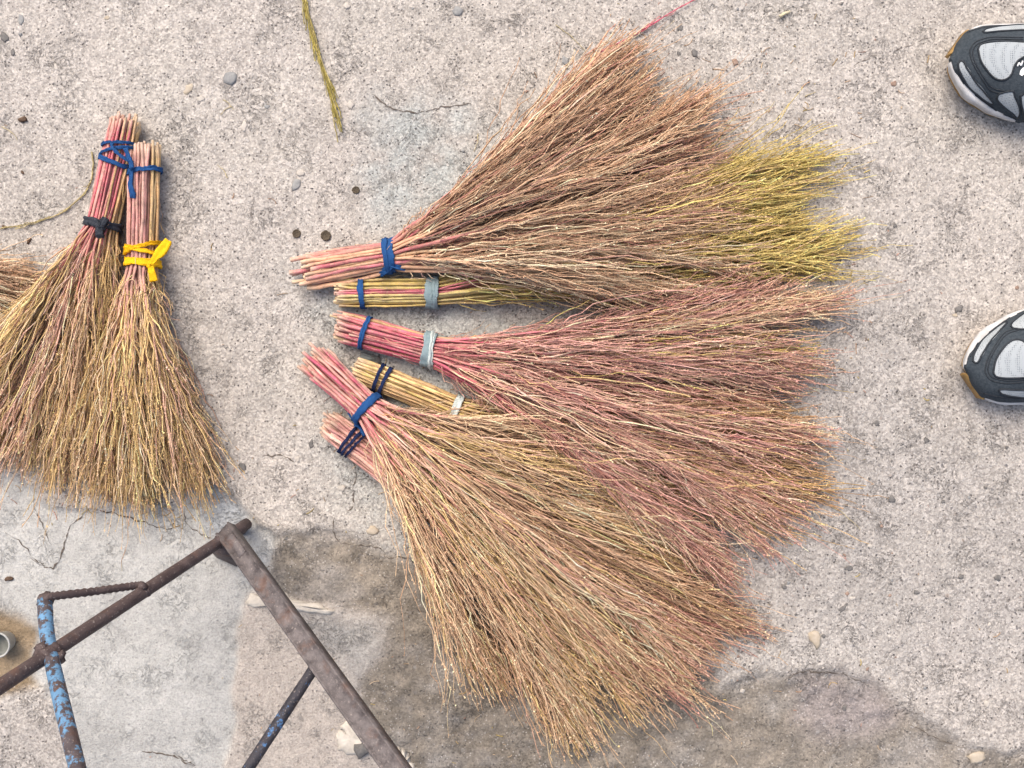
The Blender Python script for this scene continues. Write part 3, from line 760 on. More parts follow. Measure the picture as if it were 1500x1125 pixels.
L2 = broom(dict(seed=22, A=(213, 214), T=(209, 388), rz=0.0145, rx_end=0.0165, rx_tie=0.0168, n=76, sr=0.00171, end_jit=0.002, z0=0.003, group=G_LEFT,
    label='broom with pale pink handle wrapped in a bright yellow ribbon',
    stalk_pal=[(C_PALE, 1)], stalk_side=pink_tan2, spread=0.06, out=[(250, 590), (284, 706), (256, 695), (246, 724), (224, 715), (205, 728), (168, 715), (148, 695), (142, 640)],
    zb_tip=0.006, th_tip=0.022, zb_mid=0.004, th_mid=0.030, twig=[GLD, TAN, CRM, PNK, BRN], twig_w=[7, 3, 1.5, 1.2, .8], tip=(0.52, 0.335, 0.15), tip_amt=0.5, twigs=2100, frizz=1.1))

# --- ties
def along(B, px, py):
    p = W(px, py, B['rz']); return float(np.dot(p - B['Ac'], B['ax']) / np.linalg.norm(B['Tc'] - B['Ac']))
def top(B, px, py, e=0.002): return B['z0'] + 2 * B['rz'] + e
t = band(B1, 0.985, 0.011, M_BLUE, 0.15, seed=1, thick=0.0015)
zt = 0.036
band(B1, 0.945, 0.006, M_BLUE, 0.05, seed=11, thick=0.0022, grow=0.0026)
knot(B1, 572, 387, 0.033, 0.0052, M_BLUE, t, 1)
ribbon(B1, [W(572, 387, 0.034), W(585, 391, 0.032), W(598, 393, 0.026), W(605, 396, 0.018)], 0.007, M_BLUE, parent=t, thick=0.0018, seed=3)
ribbon(B1, [W(574, 388, 0.034), W(568, 394, 0.030), W(558, 401, 0.022)], 0.0075, M_BLUE, parent=t, thick=0.0018, seed=4)
band(B2, along(B2, 531, 430), 0.0062, M_BLUE, -0.05, seed=2)
band(B2, 1.0, 0.0145, M_GREY, 0.05, seed=3, thick=0.0016)
band(B2, 1.0, 0.006, M_GREY, 0.02, seed=31, thick=0.0022, push=0.003)
band(B3, along(B3, 535, 487), 0.0052, M_BLUE, 0.05, seed=4)
band(B3, 0.99, 0.0125, M_GREY, -0.10, seed=5, thick=0.0016)
band(B3, 0.99, 0.0050, M_WHITE, -0.20, seed=51, thick=0.0024, push=0.004)
s4 = along(B4, 556, 562)
band(B4, s4 - 0.03, 0.0036, M_NAVY, 0, seed=6); band(B4, s4 + 0.04, 0.0042, M_NAVY, 0.05, seed=7)
band(B4, 1.0, 0.0085, M_WHITE, 0, seed=8, thick=0.0014)
t = band(B5, 0.97, 0.0085, M_BLUE, 0, seed=9, thick=0.0018)
knot(B5, 525, 621, 0.020, 0.0048, M_BLUE, t, 2)
ribbon(B5, [W(525, 620, 0.021), W(520, 613, 0.019), W(513, 604, 0.015)], 0.007, M_BLUE, parent=t, thick=0.0016, seed=5)
ribbon(B5, [W(526, 621, 0.021), W(531, 629, 0.024), W(535, 638, 0.026)], 0.006, M_BLUE, parent=t, thick=0.0016, seed=6)
s6 = along(B6, 516, 643)
band(B6, s6 - 0.04, 0.0036, M_NAVY, 0, seed=10); band(B6, s6 + 0.03, 0.0032, M_NAVY, 0.1, seed=11); band(B6, s6 + 0.09, 0.0026, M_NAVY, 0.12, seed=12)
# black band with knot
t = band(L1, 0.985, 0.0085, M_BLACK, 0.0, seed=13, thick=0.0018)
knot(L1, 147, 333, 0.034, 0.0058, M_BLACK, t, 3)
ribbon(L1, [W(147, 333, 0.036), W(140, 327, 0.035), W(132, 322, 0.032)], 0.0085, M_BLACK, parent=t, thick=0.0016, wid=[0.7, 1, 1.1], seed=7)
ribbon(L1, [W(148, 333, 0.036), W(151, 326, 0.037), W(155, 320, 0.035)], 0.0075, M_BLACK, parent=t, thick=0.0016, wid=[0.7, 1, 1.1], seed=8)
ribbon(L1, [W(147, 334, 0.036), W(146, 341, 0.036), W(147, 347, 0.033)], 0.0085, M_BLACK, parent=t, thick=0.0016, wid=[0.7, 1, 1.1], seed=9)
# blue windings on the deep pink handle
t = band(L1, along(L1, 172, 239), 0.0052, M_BLUE, 0.18, seed=14, lean=0.1)
band(L1, along(L1, 175, 224), 0.0036, M_BLUE, -0.40, seed=15, lean=-0.1)
band(L1, along(L1, 177, 213), 0.0034, M_BLUE, -0.22, seed=16)
ribbon(L1, [W(165, 210, 0.031), W(164, 214, 0.033), W(170, 222, 0.035), W(180, 230, 0.035), W(189, 236, 0.034)], 0.0036, M_BLUE, name='winding', parent=t, seed=10)
ribbon(L1, [W(184, 217, 0.036), W(187, 226, 0.036), W(191, 236, 0.036), W(193, 247, 0.037)], 0.0048, M_BLUE, name='winding', parent=t, seed=11)
t = band(L2, along(L2, 212, 252), 0.0052, M_BLUE, -0.14, seed=17)
knot(L2, 193, 250, 0.030, 0.0040, M_BLUE, t, 4)
ribbon(L2, [W(193, 250, 0.032), W(192, 262, 0.033), W(191, 272, 0.033), W(194, 283, 0.032), W(195, 290, 0.030)], 0.0058, M_BLUE, parent=t, wid=[0.8, 0.7, 0.9, 1.1, 1.0], seed=12)
# yellow ribbon
t = band(L2, 0.985, 0.0085, M_YELL, 0.05, seed=18, thick=0.0018)
band(L2, along(L2, 208, 368), 0.0052, M_YELL, 0.22, seed=19, thick=0.0014)
band(L2, along(L2, 207, 364), 0.0045, M_YELL, -0.34, seed=20, thick=0.0018)
knot(L2, 221, 388, 0.036, 0.0050, M_YELL, t, 5)
ribbon(L2, [W(221, 387, 0.037), W(229, 376, 0.038), W(238, 366, 0.036), W(247, 352, 0.034)], 0.0098, M_YELL, parent=t, wid=[0.55, 0.75, 1.1, 1.15, 0.9], seed=13)
ribbon(L2, [W(221, 388, 0.037), W(222, 397, 0.038), W(226, 412, 0.036)], 0.0085, M_YELL, parent=t, wid=[0.6, 0.9, 1.0], seed=14)

# ------------------------------------------------------------------ metal frame
M_RUST = mat_metal('rusty_steel', (0.060, 0.042, 0.042), (0.115, 0.085, 0.082))
M_RAIL = mat_metal('worn_steel', (0.066, 0.056, 0.058), (0.195, 0.172, 0.170))
M_BLUEM = mat_metal('flaking_blue_paint', (0.050, 0.040, 0.045), (0.105, 0.085, 0.09), (0.09, 0.19, 0.31), 0.482)
M_BLUED = mat_metal('worn_blue_paint', (0.022, 0.022, 0.030), (0.060, 0.055, 0.065), (0.06, 0.14, 0.28), 0.53)
def rod(name, pts, r, mat, root, n=24, k=12, ribs=None, seed=0, hollow=False):
    P = spline(np.array(pts), n); rng = np.random.default_rng(seed)
    R = np.full((1, n), r) * (1 + 0.015 * rng.normal(size=(1, n)))
    if ribs: R = R * (1 + 0.30 * (np.arange(n) % 2)[None])
    V, F = tubes(P[None], R, k, np.random.default_rng(3))
    c0 = np.array([list(range(k))[::-1]]); c1 = np.array([[(n - 1) * k + j for j in range(k)]])
    return mesh_obj(name, V, [F, c0, c1], mat, root)
FR = empty('steel_trestle', W(338, 782, 0), 'rusty steel stand of welded bars, rail and flaking blue tube on the smooth cement', 'metal stand')
pA = W(362, 767, 0.012); pB = W(-40, 1032, 0.36)
bar_dir = pB - pA
def on_bar(px, py):
    """point of the long bar seen at this pixel"""
    best = min(np.linspace(-0.05, 1.3, 800), key=lambda q: (lambda p: abs((p[0] / ((H - p[2]) / H * PX) + 750) - px))(pA + bar_dir * q))
    return pA + bar_dir * best
rod('bar', [pA, pA + bar_dir * 0.5, pA + bar_dir * 1.25], 0.0066, M_RUST, FR, 20, 14, seed=1)
# channel rail, tilted up away from the corner
rA, rB = W(326, 774, 0.060), W(578, 1127, 0.27)
rdir = nrm(rB - rA); rend = rB + rdir * 0.06
rail_prof = [(-.0120, .0012), (-.0120, -.012), (-.0100, -.012), (-.0100, -.0028), (.0092, -.0028), (.0092, -.014), (.0122, -.014), (.0122, .0024), (.0108, .0032), (.0088, .0028), (.0080, .0002), (-.0090, 0), (-.0105, .0018)]
rail_prof = [(q[0] * 0.80, q[1]) for q in rail_prof]
V, F = sweep(spline(np.array([rA, rB, rend]), 10), rail_prof)
rail = mesh_obj('rail', V, F, M_RAIL, FR, smooth=False)
wp = [rA + rdir * q + np.array([0, 0, 0]) for q in (0.012, 0.03, 0.048)]
V, F = sweep(spline(np.array(wp), 6), [(-.0068, -.0004), (-.0064, .0008), (.0036, .0010), (.0042, -.0004)])
mesh_obj('weld_plate', V, F, M_RAIL, rail, smooth=False)
# bracket tab under the corner, standing on the concrete
tb = W(331, 806, 0)
V, F = sweep(np.array([W(322, 798, 0.048), W(329, 814, 0.022), W(333, 822, -0.008)]), [(-.013, -.0015), (.013, -.0015), (.013, .0015), (-.013, .0015)])
mesh_obj('bracket', V, F, M_RUST, FR, smooth=False)
# foot on the ground at the corner
rod('foot', [pA + bar_dir * 0.02, W(352, 776, -0.010)], 0.0070, M_RUST, FR, 6, 10, seed=2)
# blue tube crossing the bar
cb = on_bar(78, 955); cb_up = cb + np.array([0, 0, 0.006])
bt0 = W(65, 880, cb[2] - 0.035); bt1 = W(122, 1160, cb[2] + 0.125)
rod('blue_tube', [bt0, cb_up, bt1, bt1 + (bt1 - cb_up) * 0.35], 0.0066, M_BLUEM, FR, 24, 14, seed=4)
rod('weld', [cb_up - bar_dir * 0.018, cb_up + bar_dir * 0.022], 0.0078, M_RUST, FR, 8, 10, seed=9)
rb1 = on_bar(212, 862)
rod('rebar', [bt0 + np.array([0.002, 0.001, 0.0]), W(75, 874, bt0[2]), W(140, 866, (bt0[2] + rb1[2]) / 2), W(198, 858, rb1[2] + 0.004), W(209, 859, rb1[2] + 0.006), rb1], 0.0034, M_RUST, FR, 72, 10, ribs=True, seed=5)
# small brace under the rail, dark with worn blue paint
r_at = rA + (rB - rA) * 0.62 - np.array([0, 0, 0.012])
q0 = W(452, 982, r_at[2])
rb_t = min(np.linspace(0, 1, 400), key=lambda q: np.linalg.norm((rA + (rB - rA) * q)[:2] - W(462, 972, (rA + (rB - rA) * q)[2])[:2]))
q0 = rA + (rB - rA) * rb_t - np.array([0, 0, 0.012])
q0 = q0 - np.array([0, 0, 0.004]); q1 = W(353, 1142, q0[2] + 0.07)
rod('brace', [q0, (q0 + q1) / 2, q1, q1 + (q1 - q0) * 0.5], 0.0056, M_BLUED, FR, 18, 12, seed=6)
# weld beads at the joints
def bead(c, r, seed):
    rng = np.random.default_rng(seed); nu, nv = 12, 8; V = []
    for i in range(nv + 1):
        for j in range(nu):
            th, ph = math.pi * i / nv, 2 * math.pi * j / nu; q = r * (1 + 0.25 * rng.normal() * (0 < i < nv))
            V.append(c + q * np.array([math.sin(th) * math.cos(ph), math.sin(th) * math.sin(ph), 0.8 * math.cos(th)]))
    F = [(i * nu + j, (i + 1) * nu + j, (i + 1) * nu + (j + 1) % nu, i * nu + (j + 1) % nu) for i in range(nv) for j in range(nu)]
    mesh_obj('weld_bead', V, [np.array(F)], M_RUST, FR)
for k, (c_, r_) in enumerate([(rb1, 0.0065), (bt0, 0.0068), (q0 + np.array([-.002, -.003, .004]), 0.0062), (on_bar(322, 800) + np.array([0, 0, .004]), 0.0068), (on_bar(343, 783) + np.array([0, 0, .003]), 0.0060), (cb_up + np.array([-.006, .003, 0]), 0.0070), (cb_up + np.array([.007, -.004, 0]), 0.0064)]): bead(c_, r_, 80 + k)
# legs outside the picture that carry the raised ends
e1 = pA + bar_dir * 1.25; e2 = rend; e3 = bt1 + (bt1 - cb_up) * 0.35; e4 = q1 + (q1 - q0) * 0.5
rod('leg', [e1 + np.array([0, 0, 0.004]), (-0.78, e1[1] - 0.05, -0.006)], 0.0078, M_RUST, FR, 10, 12, seed=7)
rod('leg', [e2 - np.array([0, 0, 0.004]), (e2[0] + 0.03, -0.66, -0.008)], 0.0078, M_RUST, FR, 10, 12, seed=8)
rod('cross_bar', [e3, e4], 0.0075, M_RUST, FR, 10, 12, seed=10)
rod('cross_bar', [e4, e2 - np.array([0, 0, 0.010])], 0.0075, M_RUST, FR, 10, 12, seed=11)
rod('leg', [e3, (e3[0] - 0.05, -0.68, -0.008)], 0.0078, M_RUST, FR, 10, 12, seed=12)

# ------------------------------------------------------------------ cup at the dirt patch
M_CUP = mat_plain('enamel_cup', (0.34, 0.34, 0.32), (0.44, 0.44, 0.41), 60, 0.4, 0.15, 0.5)
M_CUPIN = mat_plain('cup_inside', (0.13, 0.14, 0.13), (0.22, 0.23, 0.22), 60, 0.5, 0.2)
cc = W(-4, 945, 0.014); cup = empty('cup', (cc[0], cc[1], 0), 'small round white rimmed cup with grey inside on the brown dirt patch', 'cup')
def lathe(prof, c, n=36):
    a = np.arange(n) * 2 * math.pi / n
    V = np.concatenate([np.stack([c[0] + r * np.cos(a), c[1] + r * np.sin(a), np.full(n, z)], 1) for r, z in prof])
    F = [(i * n + j, i * n + (j + 1) % n, (i + 1) * n + (j + 1) % n, (i + 1) * n + j) for i in range(len(prof) - 1) for j in range(n)]
    return V, [np.array(F)]
g0 = gz(cc[0], cc[1])
V, F = lathe([(0.0005, g0), (0.0105, g0), (0.0113, g0 + .002), (0.0140, .012), (0.0150, .0135), (0.0150, .0150), (0.0140, .0153), (0.0126, .014)], cc)
mesh_obj('cup_wall', V, F, M_CUP, cup)
V, F = lathe([(0.0127, .0142), (0.0105, -.001), (0.0005, -.002)], cc)
mesh_obj('cup_inside', V, F, M_CUPIN, cup)

# ------------------------------------------------------------------ shoes
M_SOLE = mat_plain('white_foam', (0.44, 0.43, 0.42), (0.60, 0.60, 0.60), 55, 0.75, 0.5)
M_GUM = mat_plain('gum_rubber', (0.27, 0.16, 0.05), (0.34, 0.21, 0.075), 120, 0.6, 0.3)
M_UPPER = mat_plain('navy_suede', (0.030, 0.040, 0.050), (0.054, 0.066, 0.078), 420, 0.85, 0.5, 0.2)
M_TRIM = mat_plain('dark_trim', (0.014, 0.018, 0.024), (0.026, 0.032, 0.040), 400, 0.6, 0.3)
M_KNIT = mat_knit()
M_LOGO = mat_plain('white_print', (0.70, 0.71, 0.72), (0.76, 0.77, 0.78), 50, 0.5, 0.1)
# outline traced from the right shoe, zoom pixels (5.63 per photograph pixel), then continued to the heel
ZP = 5.63
SHOE_AT = W(1382.5, 99.5, 0.025)
def zw(zx, zy, z):
    p = W(1360 + zx / ZP, zy / ZP, z); return (p[0] - SHOE_AT[0], p[1] - SHOE_AT[1])
def zp(zx, zy):
    """traced pixel -> point on the curved upper (the higher the surface, the nearer the picture's centre it lies)"""
    z = 0.05
    for _ in range(12):
        q = zw(zx, zy, z); z = 0.6 * z + 0.4 * float(up_z(np.array(q[0]), np.array(q[1])))
    return q
def zl(zx, zy): return ((zx - 125) / ZP * PX * 0.97, -(zy - 560) / ZP * PX * 0.97)
out_hi = [zl(*p) for p in [(125, 520), (165, 445), (235, 345), (310, 250), (390, 203), (480, 184), (600, 178), (788, 172)]] + [(.13, .0530), (.17, .0490), (.21, .0440), (.25, .0400), (.275, .0340), (.288, .0180), (.291, 0.002)]
out_lo = [zl(*p) for p in [(125, 520), (122, 570), (150, 640), (205, 735), (280, 820), (400, 888), (480, 925), (600, 985), (720, 1012), (788, 1020)]] + [(.13, -.0580), (.17, -.0470), (.21, -.0400), (.25, -.0390), (.275, -.0350), (.288, -.0200), (.291, 0.002)]
def y_hi(x): return np.interp(x, [p[0] for p in out_hi], [p[1] for p in out_hi])
def y_lo(x): return np.interp(x, [max(p[0], 0) if i else 0 for i, p in enumerate(out_lo)], [p[1] for p in out_lo])
up_hi = [zw(*p, 0.033) for p in [(160, 500), (235, 352), (320, 250), (450, 205), (550, 195), (788, 194)]] + [(.13, .0490), (.17, .0430), (.21, .0370), (.25, .0340), (.272, .0280), (.283, .0120), (.286, 0.002)]
up_lo = [zw(*p, 0.033) for p in [(160, 500), (166, 555), (195, 615), (265, 695), (400, 800), (520, 880), (700, 960), (788, 992)]] + [(.13, -.0530), (.17, -.0420), (.21, -.0350), (.25, -.0330), (.272, -.0280), (.283, -.0140), (.286, 0.002)]
UX0 = up_hi[0][0]
def yu_hi(x): return np.interp(x, [p[0] for p in up_hi], [p[1] for p in up_hi])
def yu_lo(x): return np.interp(x, [p[0] for p in up_lo], [p[1] for p in up_lo])
def spring(x): return 0.016 * np.clip(1 - x / 0.075, 0, 1) ** 2
SX = [UX0, .02, .035, .055, .08, .11, .14, .16, .19, .23, .26, .286]
SH = [.004, .020, .029, .036, .043, .054, .068, .078, .080, .078, .080, .074]
Z_UP = 0.026
def up_z(x, y):
    hi, lo = yu_hi(x), yu_lo(x); c, hw = (hi + lo) / 2, np.maximum((hi - lo) / 2, 1e-4)
    q = np.clip(np.abs((y - c) / hw), 0, 1)
    return Z_UP + spring(x) * 0.9 + np.interp(x, SX, SH) * (1 - q ** 2.6) ** 0.55
def shoe(label, px, py, rot, mirror):
    c = W(px, py, 0.025); root = empty('shoe', (c[0], c[1], gz(c[0], c[1])), label, 'shoe', 'running shoes of the standing photographer')
    root.rotation_euler = (0, 0, rot); root.scale = (1, 1, 1)
    my = -1 if mirror else 1
    def add(name, V, F, mat, parent=root, smooth=True):
        V = np.array(V, float); V[:, 1] *= my
        if mirror: F = [np.asarray(f)[:, ::-1] for f in F]
        o = mesh_obj(name, V, F, mat, None, smooth=smooth)
        o.parent = parent
        return o
    # sole: closed outline, several levels with bulge
    xs = np.concatenate([0.145 - 0.1455 * np.cos(np.linspace(0, math.pi, 46))])
    xs = np.clip(xs, 0.0, 0.2905)
    loop = [(x, y_hi(x)) for x in xs] + [(x, y_lo(x)) for x in xs[::-1][1:-1]]
    loop = np.array(loop); ctr = np.array([0.145, 0.0])
    n = len(loop)
    def layer(levels, name, mat):
        V = []
        for f, z, tw in levels:
            q = loop.copy()
            nv = q - np.stack([np.clip(q[:, 0], 0.04, 0.25), np.zeros(n)], 1)
            q = q + nrm(nv) * f
            wav = 0.0009 * np.sin(q[:, 0] * 260) * tw
            V.append(np.stack([q[:, 0], q[:, 1] + wav * np.sign(q[:, 1]), z + spring(q[:, 0])], 1))
        m = len(levels)
        F = [(i * n + j, (i + 1) * n + j, (i + 1) * n + (j + 1) % n, i * n + (j + 1) % n) for i in range(m - 1) for j in range(n)]
        return add(name, np.concatenate(V), [np.array(F), np.array([[j for j in range(n)]]), np.array([[(m - 1) * n + j for j in range(n)][::-1]])], mat)
    layer([(-0.012, -0.0005, 0), (-0.0098, 0.001, 0), (-0.0090, 0.0055, 0), (-0.011, 0.0060, 0)], 'outsole', M_GUM)
    layer([(-0.010, 0.0058, 0), (-0.0075, 0.008, 1), (-0.0055, 0.013, 1), (-0.0050, 0.0175, 0), (-0.0020, 0.022, 1), (-0.0020, 0.027, 0), (-0.0050, 0.0295, 0)], 'midsole', M_SOLE)
    # gum rubber wrapped up over the toe
    xt = [zl(*p) for p in [(150, 462), (178, 428), (238, 350), (304, 264), (325, 246)]]
    P = np.array([(x - 0.0005, y, 0.0245 + spring(np.array(x)) * 0.95) for x, y in xt]); P = spline(P, 14)
    Vg, Fg = sweep(P, [(-.0008, -.014), (.0030, -.014), (.0030, -.001), (.0010, 0), (-.0008, -.003)], up=(0, 0, 1), scale=np.interp(np.linspace(0, 1, 14), [0, .15, .85, 1], [.35, 1, 1, .35]))
    add('toe_bumper', Vg, Fg, M_GUM)
    # upper: loft; behind the tongue it stays open at the collar
    xs = np.concatenate([np.linspace(UX0, .04, 16), np.linspace(.045, .286, 40)]); m = 31; V = []
    for x in xs:
        hi, lo = yu_hi(x), yu_lo(x); y = (hi + lo) / 2 + (hi - lo) / 2 * np.cos(np.linspace(0, math.pi, m))
        z = up_z(np.full(m, x), y)
        op = sstep(.150, .175, np.array(x)) * (1 - sstep(.268, .278, np.array(x)))
        yc = (y - (hi + lo) / 2) / max((hi - lo) / 2, 1e-4)
        z = z - op * 0.052 * (1 - sstep(0.45, 0.62, np.abs(yc)))
        z[0] = z[-1] = Z_UP - 0.004 + spring(x)
        V.append(np.stack([np.full(m, x), y, z], 1))
    F = [(i * m + j, (i + 1) * m + j, (i + 1) * m + j + 1, i * m + j + 1) for i in range(len(xs) - 1) for j in range(m - 1)]
    add('upper', np.concatenate(V), [np.array(F)], M_UPPER)
    # mesh panels let into the upper, each with a raised dark rim
    def panel(name, zpts, mat, rim=True, raise_=0.0007, conv=True):
        pl = np.array([zp(*p) for p in zpts]) if conv else np.array(zpts)
        B = spline(np.vstack([pl, pl[:1]]), 72)[:-1]; nb = len(B); ce = B.mean(0); Vp = []; rings = 9
        for r in range(rings):
            q = ce + (B - ce) * (1 - r / rings)
            Vp.append(np.stack([q[:, 0], q[:, 1], up_z(q[:, 0], q[:, 1]) + raise_], 1))
        Vp.append(np.array([[ce[0], ce[1], float(up_z(ce[0], ce[1])) + raise_]]))
        Fp = [(r * nb + j, r * nb + (j + 1) % nb, (r + 1) * nb + (j + 1) % nb, (r + 1) * nb + j) for r in range(rings - 1) for j in range(nb)]
        Ft = [((rings - 1) * nb + j, (rings - 1) * nb + (j + 1) % nb, rings * nb) for j in range(nb)]
        o = add(name, np.concatenate(Vp), [np.array(Fp), np.array(Ft)], mat)
        if rim:
            R3 = np.stack([B[:, 0], B[:, 1], up_z(B[:, 0], B[:, 1]) + 0.0006], 1)
            Vr, Fr = sweep(R3, circ(0.0011, 6), closed=True)
            add('rim', Vr, Fr, M_TRIM, o)
    def seam(zpts):
        B = spline(np.array([zp(*p) for p in zpts]), 40)
        R3 = np.stack([B[:, 0], B[:, 1], up_z(B[:, 0], B[:, 1]) + 0.0002], 1)
        Vr, Fr = sweep(R3, circ(0.0007, 6)); add('seam', Vr, Fr, M_TRIM)
    panel('toe_panel', [(415, 400), (440, 362), (520, 342), (640, 335), (760, 340), (850, 352), (880, 400), (850, 445), (790, 468), (742, 500), (712, 550), (690, 612), (640, 652), (570, 650), (500, 590), (440, 500)], M_KNIT)
    panel('side_panel', [(457, 255), (490, 233), (600, 212), (788, 197), (900, 194), (1000, 215), (900, 236), (788, 242), (600, 252), (480, 264)], M_KNIT)
    panel('side_panel', [(250, 520), (275, 498), (300, 512), (330, 570), (400, 680), (470, 762), (540, 850), (500, 845), (400, 770), (315, 680), (262, 580)], M_KNIT)
    panel('side_panel', [(570, 800), (600, 768), (700, 750), (722, 800), (752, 960), (690, 925), (620, 870), (580, 830)], M_KNIT)
    panel('side_panel', [(765, 790), (830, 760), (900, 790), (930, 880), (900, 1000), (800, 985), (778, 880)], M_KNIT)
    seam([(350, 440), (352, 400), (390, 345), (460, 315), (560, 300), (788, 305)])
    seam([(350, 440), (375, 520), (450, 650), (520, 740), (620, 770)])
    seam([(372, 440), (375, 405), (405, 362), (470, 335), (560, 318), (788, 322)])
    seam([(372, 440), (395, 515), (468, 640), (540, 722), (640, 748)])
    seam([(230, 560), (300, 700), (420, 815), (560, 905), (740, 985)])
    seam([(330, 262), (450, 225), (600, 205), (788, 200)])
    # tongue print: a white letter N and the white swash below it
    fl = (lambda p: (p[0], 1045 - p[1])) if mirror else (lambda p: p)
    nl = [[(738, 545), (750, 515)], [(750, 515), (768, 540)], [(768, 540), (782, 500)]]
    parts = []
    for a_, b_ in nl:
        B = spline(np.array([zp(*fl(a_)), zp(*fl(b_))]), 6)
        R3 = np.stack([B[:, 0], B[:, 1], up_z(B[:, 0], B[:, 1]) + 0.0012], 1)
        parts.append(sweep(R3, [(-.0007, -.0005), (.0007, -.0005), (.0007, .0005), (-.0007, .0005)]))
    Vn, Fn = join(parts); add('letter_n', Vn, Fn, M_LOGO, smooth=False)
    panel('print_mark', [(755, 610), (765, 575), (795, 550), (830, 540), (810, 580), (780, 622)], M_LOGO, rim=False, raise_=0.0011)
    # tongue, laces, collar padding (mostly outside the picture)
    lx = np.linspace(.118, .160, 5)
    for x in lx:
        yy = np.linspace(-.022, .022, 10) + (yu_hi(x) + yu_lo(x)) / 2
        Vl, Fl = sweep(np.stack([np.full(10, x), yy, up_z(np.full(10, x), yy) + 0.002], 1), circ(0.0028, 8, 0.0016)); add('lace', Vl, Fl, M_TRIM)
    xx = np.linspace(.165, .272, 14); ring = []
    for sgn, seq in ((1, xx), (-1, xx[::-1])):
        for x in seq:
            hi, lo = yu_hi(x), yu_lo(x); ring.append((x, (hi + lo) / 2 + sgn * 0.58 * (hi - lo) / 2, Z_UP + np.interp(x, SX, SH) * 0.93))
    Vc, Fc = sweep(np.array(ring), circ(0.0055, 8), closed=True); add('collar', Vc, Fc, M_TRIM)
    return root
shoe('dark navy and grey running shoe with a white letter N showing at its tongue', 1382.5, 99.5, 0.0, False)
shoe('dark navy and grey running shoe beside the small dark square stone', 1405, 531, math.radians(1.5), True)

# ------------------------------------------------------------------ loose sprigs and litter
def sprig(name, pts, z, r, twigs, L, pal, label, cat, seed, group=None):
    rng = np.random.default_rng(seed)
    P = spline(Wl(pts, z), 30); P[:, 2] = ground_h(P[:, 0], P[:, 1]) + z; P[:, :2] += np.cumsum(rng.normal(0, 0.0003, (30, 2)), 0)
    V0, F0 = tubes(P[None], (r * np.linspace(1, 0.5, 30))[None], 6, rng)
    c0 = np.repeat(np.array(pal[0])[None] * (1 + 0.1 * rng.normal(size=(30, 1))), 6, 0)
    Vs, Fs, Cs, off = [V0], [F0], [c0], len(V0)
    if twigs:
        st = rng.integers(0, 27, twigs); d = nrm(P[np.minimum(st + 2, 29)] - P[st]); ms = 10
        pr = rng.normal(size=(twigs, 3)); pr[:, 2] = np.abs(pr[:, 2]) * 0.7; pr = nrm(pr)
        tau = np.linspace(0, 1, ms)[None, :, None]; Lk = rng.uniform(0.3, 1, (twigs, 1, 1)) * L
        pth = P[st][:, None] + d[:, None] * Lk * tau + pr[:, None] * Lk * 0.10 * tau ** 0.6 + np.cumsum(rng.normal(0, 0.0005, (twigs, ms, 3)), 1)
        pth[:, :, 2] = np.maximum(pth[:, :, 2], 0.0)
        V1, F1 = tubes(pth, 0.0006 * rng.uniform(.7, 1.4, (twigs, 1)) * np.ones((1, ms)), 3, rng)
        c1 = np.repeat((np.array(pal)[rng.integers(0, len(pal), twigs)][:, None] * (1 + 0.2 * rng.normal(size=(twigs, ms, 1)))).reshape(-1, 3), 3, 0)
        Vs.append(V1); Fs.append(F1 + off); Cs.append(c1)
    o = mesh_obj(name, np.concatenate(Vs), [np.concatenate(Fs)], M_TWIG, None, np.clip(np.concatenate(Cs), 0.01, 0.9))
    return tag(o, label, cat, group)
OLV = [(0.34, 0.28, 0.07), (0.40, 0.33, 0.10), (0.28, 0.23, 0.07), (0.45, 0.37, 0.16)]
sprig('plant_sprig', [(440, -40), (448, 20), (462, 70), (478, 120), (490, 165)], 0.003, 0.0016, 90, 0.05, OLV, 'yellow green dried plant sprig lying alone on bare concrete', 'sprig', 31)
sprig('dry_stalk', [(133, 222), (135, 245), (130, 270), (112, 292), (85, 312), (50, 325), (10, 333), (-40, 337)], 0.0022, 0.0010, 16, 0.02, [(0.40, 0.33, 0.16), (0.45, 0.38, 0.2)], 'thin curved straw coloured stalk beside the deep pink handle', 'stalk', 32)
sprig('pink_stem', [(880, 75), (920, 55), (965, 28), (1020, -3)], 0.004, 0.0011, 10, 0.03, [(0.50, 0.12, 0.17), (0.55, 0.20, 0.2)], 'thin bright pink stem poking past the tip of the tallest plume', 'stem', 33)
STRAW = [(0.50, 0.42, 0.24), (0.55, 0.47, 0.30)]
G_ST = 'loose straws on the concrete'
for k, (p0, p1, lab) in enumerate([((815, 35), (860, 75), 'pinkish straw beside the tallest plume of the widest fan'), ((1225, 240), (1250, 241), 'straw just beyond the upper yellow bristle tips'),
        ((1180, 140), (1195, 133), 'short straw on bare concrete between the yellow tips and the shoe with letter N'), ((332, 260), (320, 240), 'short straw on bare concrete right of the pale pink handle'),
        ((0, 185), (22, 205), 'straw by the larger brown crumb near the deep pink handle'), ((325, 145), (345, 160), 'straw lying by the grey stone'), ((338, 155), (320, 165), 'crossing straw beside the grey stone and tan pebble'),
        ((1210, 735), (1262, 775), 'long thin straw reaching out beyond the brown bristle tips'), ((1290, 405), (1255, 425), 'straw beyond the reddish tips of the middle broom'), ((700, 195), (690, 225), 'dark straw on the bluish patch beside the widest fan')]):
    m = ((p0[0] + p1[0]) / 2 + 2, (p0[1] + p1[1]) / 2 - 2)
    sprig('straw', [p0, m, p1], 0.0012, 0.0005, 0, 0.01, STRAW, lab, 'straw', 40 + k, G_ST)
